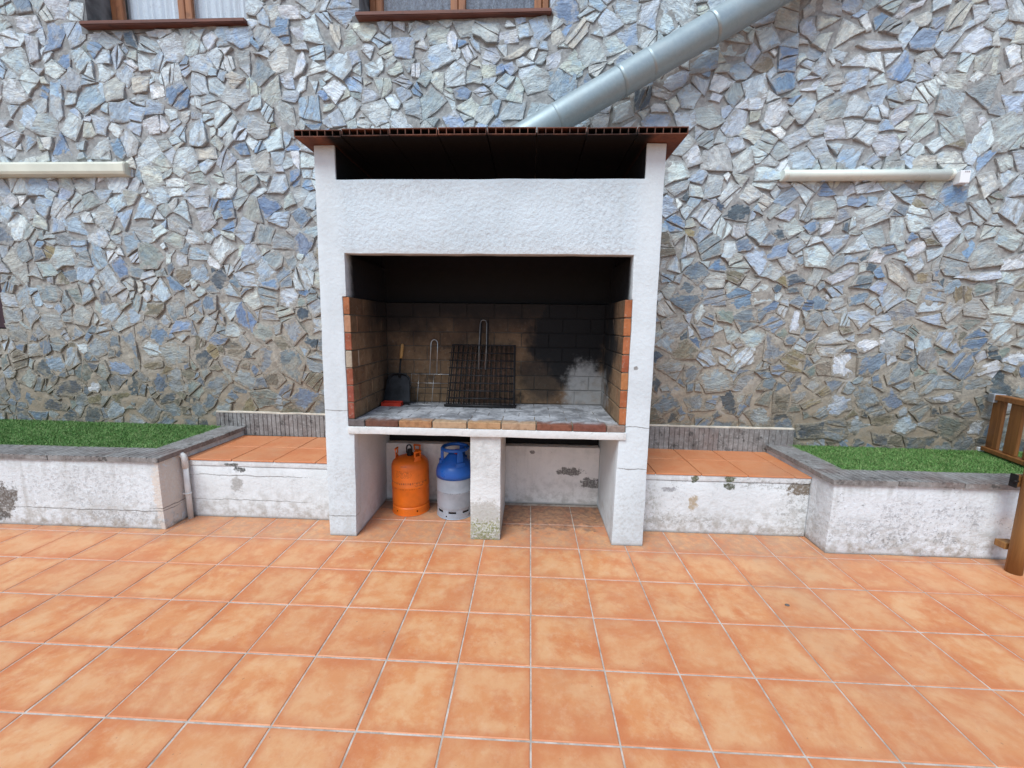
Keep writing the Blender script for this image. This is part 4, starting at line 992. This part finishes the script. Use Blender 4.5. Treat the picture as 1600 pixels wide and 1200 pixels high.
# collar: two raised guard plates with hand holes, and the valve
def arc_plate(mb, R_, a0, a1, zlow, zhigh, t=.005, n=10, taper=.25):
    vs = []
    for k in range(n+1):
        f = k/n; a = a0+(a1-a0)*f; e = min(f, 1-f); zt = zlow+(zhigh-zlow)*min(1, e/taper*.6+.4)
        for r in (R_, R_-t): vs += [(r*math.cos(a), r*math.sin(a), zlow), (r*math.cos(a), r*math.sin(a), zt)]
    fs = []
    for k in range(n):
        b = 4*k; c = b+4; fs += [(b, c, c+1, b+1), (b+2, b+3, c+3, c+2), (b+1, c+1, c+3, b+3), (b, b+2, c+2, c)]
    fs += [(0, 1, 3, 2), (4*n, 4*n+2, 4*n+3, 4*n+1)]; mb.add(vs, fs, False)
for a in (math.radians(180), math.radians(318), math.radians(75)):
    m = MB(); arc_plate(m, .118, a-.30, a+.30, .425, .478); arc_plate(m, .118, a-.28, a-.17, .47, .515, taper=.1); arc_plate(m, .118, a+.17, a+.28, .47, .515, taper=.1)
    m.tube([(.1155*math.cos(a+k*.07), .1155*math.sin(a+k*.07), .514) for k in range(-4, 5)], .008, 8); loc_obj(m, 'guard_handle', OM, bo, ob)
m = MB(); m.lathe([(0, .45), (.024, .455), (.024, .485), (.018, .49), (.018, .515), (0, .517)], 0, 0, 16); loc_obj(m, 'valve', IRON, bo, ob)
m = MB(); m.tube([(-.020, -.02, .49)] + [(.0+.021*math.cos(t), -.02, .528+.028*math.sin(t)) for t in [math.pi-k*math.pi/8 for k in range(9)]] + [(.020, -.02, .49)], .0065, 8); loc_obj(m, 'valve_loop', BLACKP, bo, ob)
lb = on_y(685, 770, .535).x; bl = (lb+.150, .50, .002)
bb = empty('gas_bottle', bl); tag(bb, 'grey gas bottle with blue plastic top, beside the orange one', 'gas bottle', 'gas bottles under the barbecue')
GM = m_bottle('grey_bottle_paint', (.34, .37, .42), [(.212, .219, -.5, .5, 20, .55)], 0, (.08, .08, .09), .4); BLM = m_bottle('blue_bottle_plastic', (.012, .12, .50), [], 0, rough=.3)
m = MB(); m.lathe([(.0, .05), (.10, .045), (.135, .055), (.147, .075), (.149, .10), (.149, .213), (.150, .215), (.150, .219), (.149, .221), (.149, .335)], 0, 0, 48); loc_obj(m, 'body', GM, bb, bl)
m = MB(); m.lathe([(.149, .325), (.1535, .325), (.1535, .36), (.150, .385), (.140, .41), (.12, .432), (.09, .455), (.06, .492), (.045, .505), (0, .508)], 0, 0, 48); sh = loc_obj(m, 'shoulder_cover', BLM, bb, bl)
m = MB(); holes_ring(m, .147, 0, .075, 48, [((a+6.2832) % 6.2832, (a+6.2832) % 6.2832+.42, .048, .070) for a in (-2.55, -1.78, -1.0, -.2, .6, 1.4, 2.2)]+[((a+6.2832) % 6.2832, (a+6.2832) % 6.2832+.085, .016, .029) for a in (-1.95, -.6, .8, 2.0)]); m.lathe([(.147, .003), (.151, .003), (.151, 0), (.143, 0)], 0, 0, 48); loc_obj(m, 'foot_ring', GM, bb, bl)
m = MB(); m.tube([(.100*math.cos(k*math.pi/16), .100*math.sin(k*math.pi/16), .548) for k in range(32)], .0145, 10, closed=True); loc_obj(m, 'handle_ring', BLM, bb, bl)
for a in (math.radians(188), math.radians(300), math.radians(68)):
    m = MB(); arc_plate(m, .128, a-.34, a+.34, .40, .455, .016, 10, .01); arc_plate(m, .116, a-.22, a+.22, .44, .548, .022, 8, .01); loc_obj(m, 'handle_strut', BLM, bb, bl)
m = MB(); m.lathe([(0, .50), (.022, .505), (.022, .532), (.016, .54), (0, .541)], .02, -.02, 16); loc_obj(m, 'valve_cap', REDP, bb, bl)

# ------------------------------------------------------------------ things on the hearth
HZ = FT+.001
# fire shovel leaning in the corner
sv_ = empty('fire_shovel', (-1.13, .62, HZ)); tag(sv_, 'black iron fire shovel with short wooden handle leaning in the hearth corner', 'shovel')
def lean(x, z, y0=.60, y1=.735, ztop=.55): return Vector((x, y0+(y1-y0)*z/ztop, HZ+z))     # leaning plane: z above the hearth
pts = [(-1.238, .012), (-1.005, .012), (-1.012, .15), (-1.022, .215), (-1.05, .245), (-1.10, .255), (-1.16, .25), (-1.195, .228), (-1.208, .19)]
m = MB(); n = len(pts); dish = Vector((0, .018, -.002)); c0 = lean(-1.115, .13)+dish
rim = [lean(*p_) for p_ in pts]; inn = [c0+(lean(*p_)-c0+dish)*.88 for p_ in pts]; bk = [p_+Vector((0, .004, 0)) for p_ in inn]
vs = rim+inn+[p_+Vector((0, .006, -.003)) for p_ in rim]+bk
fs = [(i, (i+1) % n, n+(i+1) % n, n+i) for i in range(n)]+[tuple(range(n, 2*n))]+[(2*n+(i+1) % n, 2*n+i, 3*n+i, 3*n+(i+1) % n) for i in range(n)]+[tuple(reversed(range(3*n, 4*n)))]+[((i+1) % n, i, 2*n+i, 2*n+(i+1) % n) for i in range(n)]
m.add(vs, fs); m.tube([lean(*p_)+Vector((0, -.004, 0)) for p_ in (pts[8], pts[7], pts[6], pts[5], pts[4], pts[3], pts[2])], .006, 6); m.build('blade', plain('shovel_iron', (.018, .019, .022), .38, .4, .4, 14, .2), sv_)
m = MB(); m.tube([lean(-1.11, .22)+Vector((0, .006, 0)), lean(-1.107, .30), lean(-1.102, .385)], [.010, .008, .008], 8); m.build('shaft', IRON, sv_)
m = MB(); m.tube([lean(-1.102, .375), lean(-1.101, .40), lean(-1.098, .45), lean(-1.096, .485), lean(-1.095, .495)], [.010, .0135, .0145, .012, .006], 10); m.build('handle', m_wood('shovel_handle_wood', (.56, .33, .12), (.42, .22, .07)), sv_)
# red scoop lying in front of it
rd = empty('ash_tray', (-1.17, .575, HZ)); tag(rd, 'small red metal tray lying at the tip of the fire shovel', 'tray')
m = MB(); m.box(-1.225, -1.065, .535, .60, HZ, HZ+.006); m.box(-1.225, -1.065, .535, .540, HZ+.006, HZ+.026); m.box(-1.225, -1.220, .541, .60, HZ+.006, HZ+.030); m.box(-1.070, -1.065, .541, .60, HZ+.006, HZ+.030); m.build('pan', REDP, rd)
m = MB(); m.box(-1.219, -1.071, .595, .600, HZ+.006, HZ+.034); m.build('rim', REDP, rd)
# small wire grill
def wire(mb, a, b, r=.0028, n=6): mb.tube([a, b], r, n)
sg = empty('small_grill', (-.86, .66, HZ)); tag(sg, 'small thin-wire hand grill with bright loop handle, leaning beside the shovel', 'grill')
def ls(x, z): return lean(x, z, .625, .748, .56)
m = MB(); m.tube([ls(-1.020, .004), ls(-1.012, .25), ls(-.697, .25), ls(-.712, .004)], .0035, 6, closed=True); m.build('frame', STEEL, sg)
for k in range(1, 5):
    m = MB(); f = k/5; wire(m, ls(-1.019+.307*f, .004), ls(-1.012+.315*f, .25), .0022); m.build('wire', STEEL if k % 2 else IRON, sg)
for k in (1, 2):
    m = MB(); z = .25*k/3+.01; wire(m, ls(-1.017, z), ls(-.705, z), .0022); m.build('wire', IRON if k == 1 else STEEL, sg)
m = MB(); m.tube([ls(-.860, .245)] + [ls(-.830+.028*math.cos(t), .50+.032*math.sin(t)) for t in [math.pi-k*math.pi/8 for k in range(9)]] + [ls(-.800, .245)], .0042, 8); m.build('handle', STEEL, sg)
# large double grill
lg = empty('large_grill', (-.42, .60, HZ)); tag(lg, 'large sooty double-sided hinged grill with upright wire handles, in the hearth middle', 'grill')
for q_, (y0, y1, dx) in enumerate(((.555, .70, 0.0), (.590, .728, .008))):
    def lgp(x, z): return lean(x+dx, z, y0, y1, .55)
    m = MB(); m.tube([lgp(-.700, .012), lgp(-.668, .495), lgp(-.160, .495), lgp(-.155, .012)], .0065, 8, closed=True)
    m.tube([lgp(-.716, .014), lgp(-.140, .012)], .010, 8); m.build('grid_frame', IRON, lg)
    N_ = 26
    for k in range(1, N_):
        f = k/N_; m = MB(); wire(m, lgp(-.700+.545*f, .014), lgp(-.668+.508*f, .493), .0034, 5); m.build('bar', RUST if (k*7+q_) % 2 == 0 else IRON, lg)
    for z in (.07, .13, .19, .25, .31, .37, .43):
        m = MB(); wire(m, lgp(-.69, z), lgp(-.156, z), .0045); m.build('cross_bar', IRON, lg)
    hz = .78 if q_ else .70
    m = MB(); m.tube([lgp(-.445, .30), lgp(-.448, .50), lgp(-.444, hz-.03), lgp(-.436, hz-.005), lgp(-.417, hz), lgp(-.398, hz-.005), lgp(-.390, hz-.03), lgp(-.387, .50), lgp(-.390, .30)], .0055, 8); m.build('handle', DSTEEL if q_ == 0 else IRON, lg)

# ------------------------------------------------------------------ lamps on the wall
def lamp(x0, x1, z0, z1, depth, label, body, boxy):
    xm = (x0+x1)/2; yw = wall_y(xm)+.005; root = empty('tube_light', (xm, yw, z0)); tag(root, label, 'light', 'fluorescent lights on the house wall')
    zc = (z0+z1)/2; h = (z1-z0)/2
    def sect(x, s=1.0):
        if boxy: pr = [(0, -1), (-.55, -1), (-.9, -.8), (-1, -.45), (-1, .55), (-.85, .9), (-.5, 1), (0, 1)]
        else: pr = [(0, -.8), (-.3, -1), (-.62, -.95), (-.88, -.6), (-1, 0), (-.9, .55), (-.62, .93), (-.3, 1), (0, .8)]
        if not boxy: pr = [(0, -.8), (-.2, -.95)]+[(-.42-.58*math.sin(math.pi*k/12), -math.cos(math.pi*k/12)) for k in range(13)]+[(-.2, .95), (0, .8)]
        return [(x, yw+a*depth*s+(0 if s == 1 else -.0), zc+b*h*s) for a, b in pr]
    m = MB(); rings = [sect(x0+.03), sect(x1-.03)]; n = len(rings[0])
    vs = [v for r in rings for v in r]; m.add(vs, [(i, i+1, n+i+1, n+i) for i in range(n-1)]+[tuple(reversed(range(n))), tuple(range(n, 2*n))], False); m.sm = [not boxy]*(n-1)+[False, False]; m.build('diffuser', body, root)
    for a, b in ((x0, x0+.031), (x1-.031, x1)):
        m = MB(); rings = [sect(a, .93 if a == x0 else 1.03), sect(a+.008, 1.03), sect(b-.008, 1.03), sect(b, 1.03 if a == x0 else .93)]
        vs = [v for r in rings for v in r]; fs = [(r*n+i, r*n+i+1, (r+1)*n+i+1, (r+1)*n+i) for r in range(3) for i in range(n-1)]+[tuple(reversed(range(n))), tuple(range(3*n, 4*n))]
        m.add(vs, fs, False); m.build('end_cap', CREAM if boxy else DIFF, root)
    if not boxy:
        for k in range(1, 4):
            x = x0+(x1-x0)*k/4; m = MB(); m.box(x-.012, x+.012, yw-depth*.55, yw-depth*.2, z0-.006, z0+.006, .002); m.build('clip', GREYM, root)
    m = MB(); m.box(x0+.05, x1-.05, yw-.012, yw+.03, zc-h*.6, zc+h*.6); m.build('base_rail', CREAM, root)
    return root
lamp(-4.86, -3.557, 2.772, 2.888, .085, 'wide yellowed square-edged tube light on the stone wall', CREAM, True)
lamp(1.915, 3.185, 2.677, 2.757, .085, 'slim pale rounded tube light beside the small white box', DIFF, False)
jx = wall_y(3.25); jb = empty('switch_box', (3.245, jx, 2.69)); tag(jb, 'small white box mounted at the end of the slim tube light', 'box')
m = MB(); m.box(3.208, 3.280, jx-.070, jx+.01, 2.642, 2.735, .004); m.build('housing', WHITEP, jb)
m = MB()
for k in range(3): m.box(3.233+.013*k, 3.243+.013*k, jx-.0708, jx-.0695, 2.718, 2.730)
m.build('faded_print', plain('grey_print', (.45, .42, .44), .6), jb)
m = MB(); m.tube([(3.21, jx-.03, 2.72), (3.19, jx-.03, 2.725), (3.17, jx-.03, 2.72)], .007, 8); m.build('cable_gland', WHITEP, jb)

# ------------------------------------------------------------------ wooden gate and post on the east side
gt = empty('wooden_gate', (3.72, .6, .53)); tag(gt, 'low brown wooden gate of upright boards standing on the turf', 'gate')
G0 = Vector((3.765, .80, .535)); GD = (Vector((3.66, .43, .535))-G0).normalized(); GN = Vector((-GD.y, GD.x, 0)); GL = 0.715
def gbox(name, s0, s1, d0, d1, z0, z1, mat, bev=.004):
    bm = boxbm(s0, s1, d0, d1, z0, z1); bmesh.ops.bevel(bm, geom=bm.edges[:], offset=bev, segments=1, affect='EDGES')
    for v in bm.verts: a, b, c = v.co; v.co = G0+GD*a+GN*b+Vector((0, 0, c))
    bmesh.ops.recalc_face_normals(bm, faces=bm.faces[:])
    return bm_obj(name, bm, mat, gt, False)
gbox('top_rail', 0.0, GL, -.030, .030, .445, .490, GATEW); gbox('bottom_rail', 0.0, GL, -.030, .030, .015, .050, GATEW)
for k in range(4): gbox('board', .012+k*.175, .012+k*.175+.115, -.011, .011, .051, .444, GATEW)
gbox('corner_bracket', -.008, .055, -.036, .036, .425, .494, GREYM, .002); gbox('foot_bracket', -.06, -.01, -.03, .03, .0, .03, WHITEP, .002)
po = empty('wooden_post', (3.115, -.09, 0)); tag(po, 'round brown timber post standing on the tiles before the planter', 'post')
pp = MB(); pts = []; 
pp.tube([(3.104, -.088, 0), (3.102, -.088, .3), (3.097, -.088, .7), (3.094, -.088, 1.02), (3.094, -.088, 1.04)], [.039, .038, .038, .037, .028], 18); pp.build('shaft', POSTW, po)
m = MB(); m.box(on_y(1569, 860, -.045).x, 3.16, -.045, .02, .13, .175, .004); m.build('spacer_block', POSTW, po)
m = MB(); m.box(3.055, 3.12, -.055, -.02, .56, .635, .004); m.build('hinge_block', POSTW, po)
m = MB(); m.box(3.049, 3.056, -.060, -.015, .555, .640, .002); m.tube([(3.056, -.058, .60), (3.030, -.058, .60)], .006, 8); m.build('hinge', IRON, po)
for k, z in enumerate((.28, .78)):
    m = MB(); m.box(3.13, 4.4, -.105, -.07, z, z+.09, .004); m.build('rail', POSTW, po)

# ------------------------------------------------------------------ small litter on the tiles
pb = bmesh.new(); bmesh.ops.create_icosphere(pb, subdivisions=2, radius=1.0); c = on_z(1230, 946, 0)
for v in pb.verts: v.co = Vector((c.x+v.co.x*.013*(1+.3*noise.noise(v.co*2)), c.y+v.co.y*.010, .003+v.co.z*.004))
o = bm_obj('pebble', pb, plain('dark_pebble', (.12, .10, .09), .8), None); tag(o, 'tiny dark pebble lying alone on an orange tile', 'pebble')
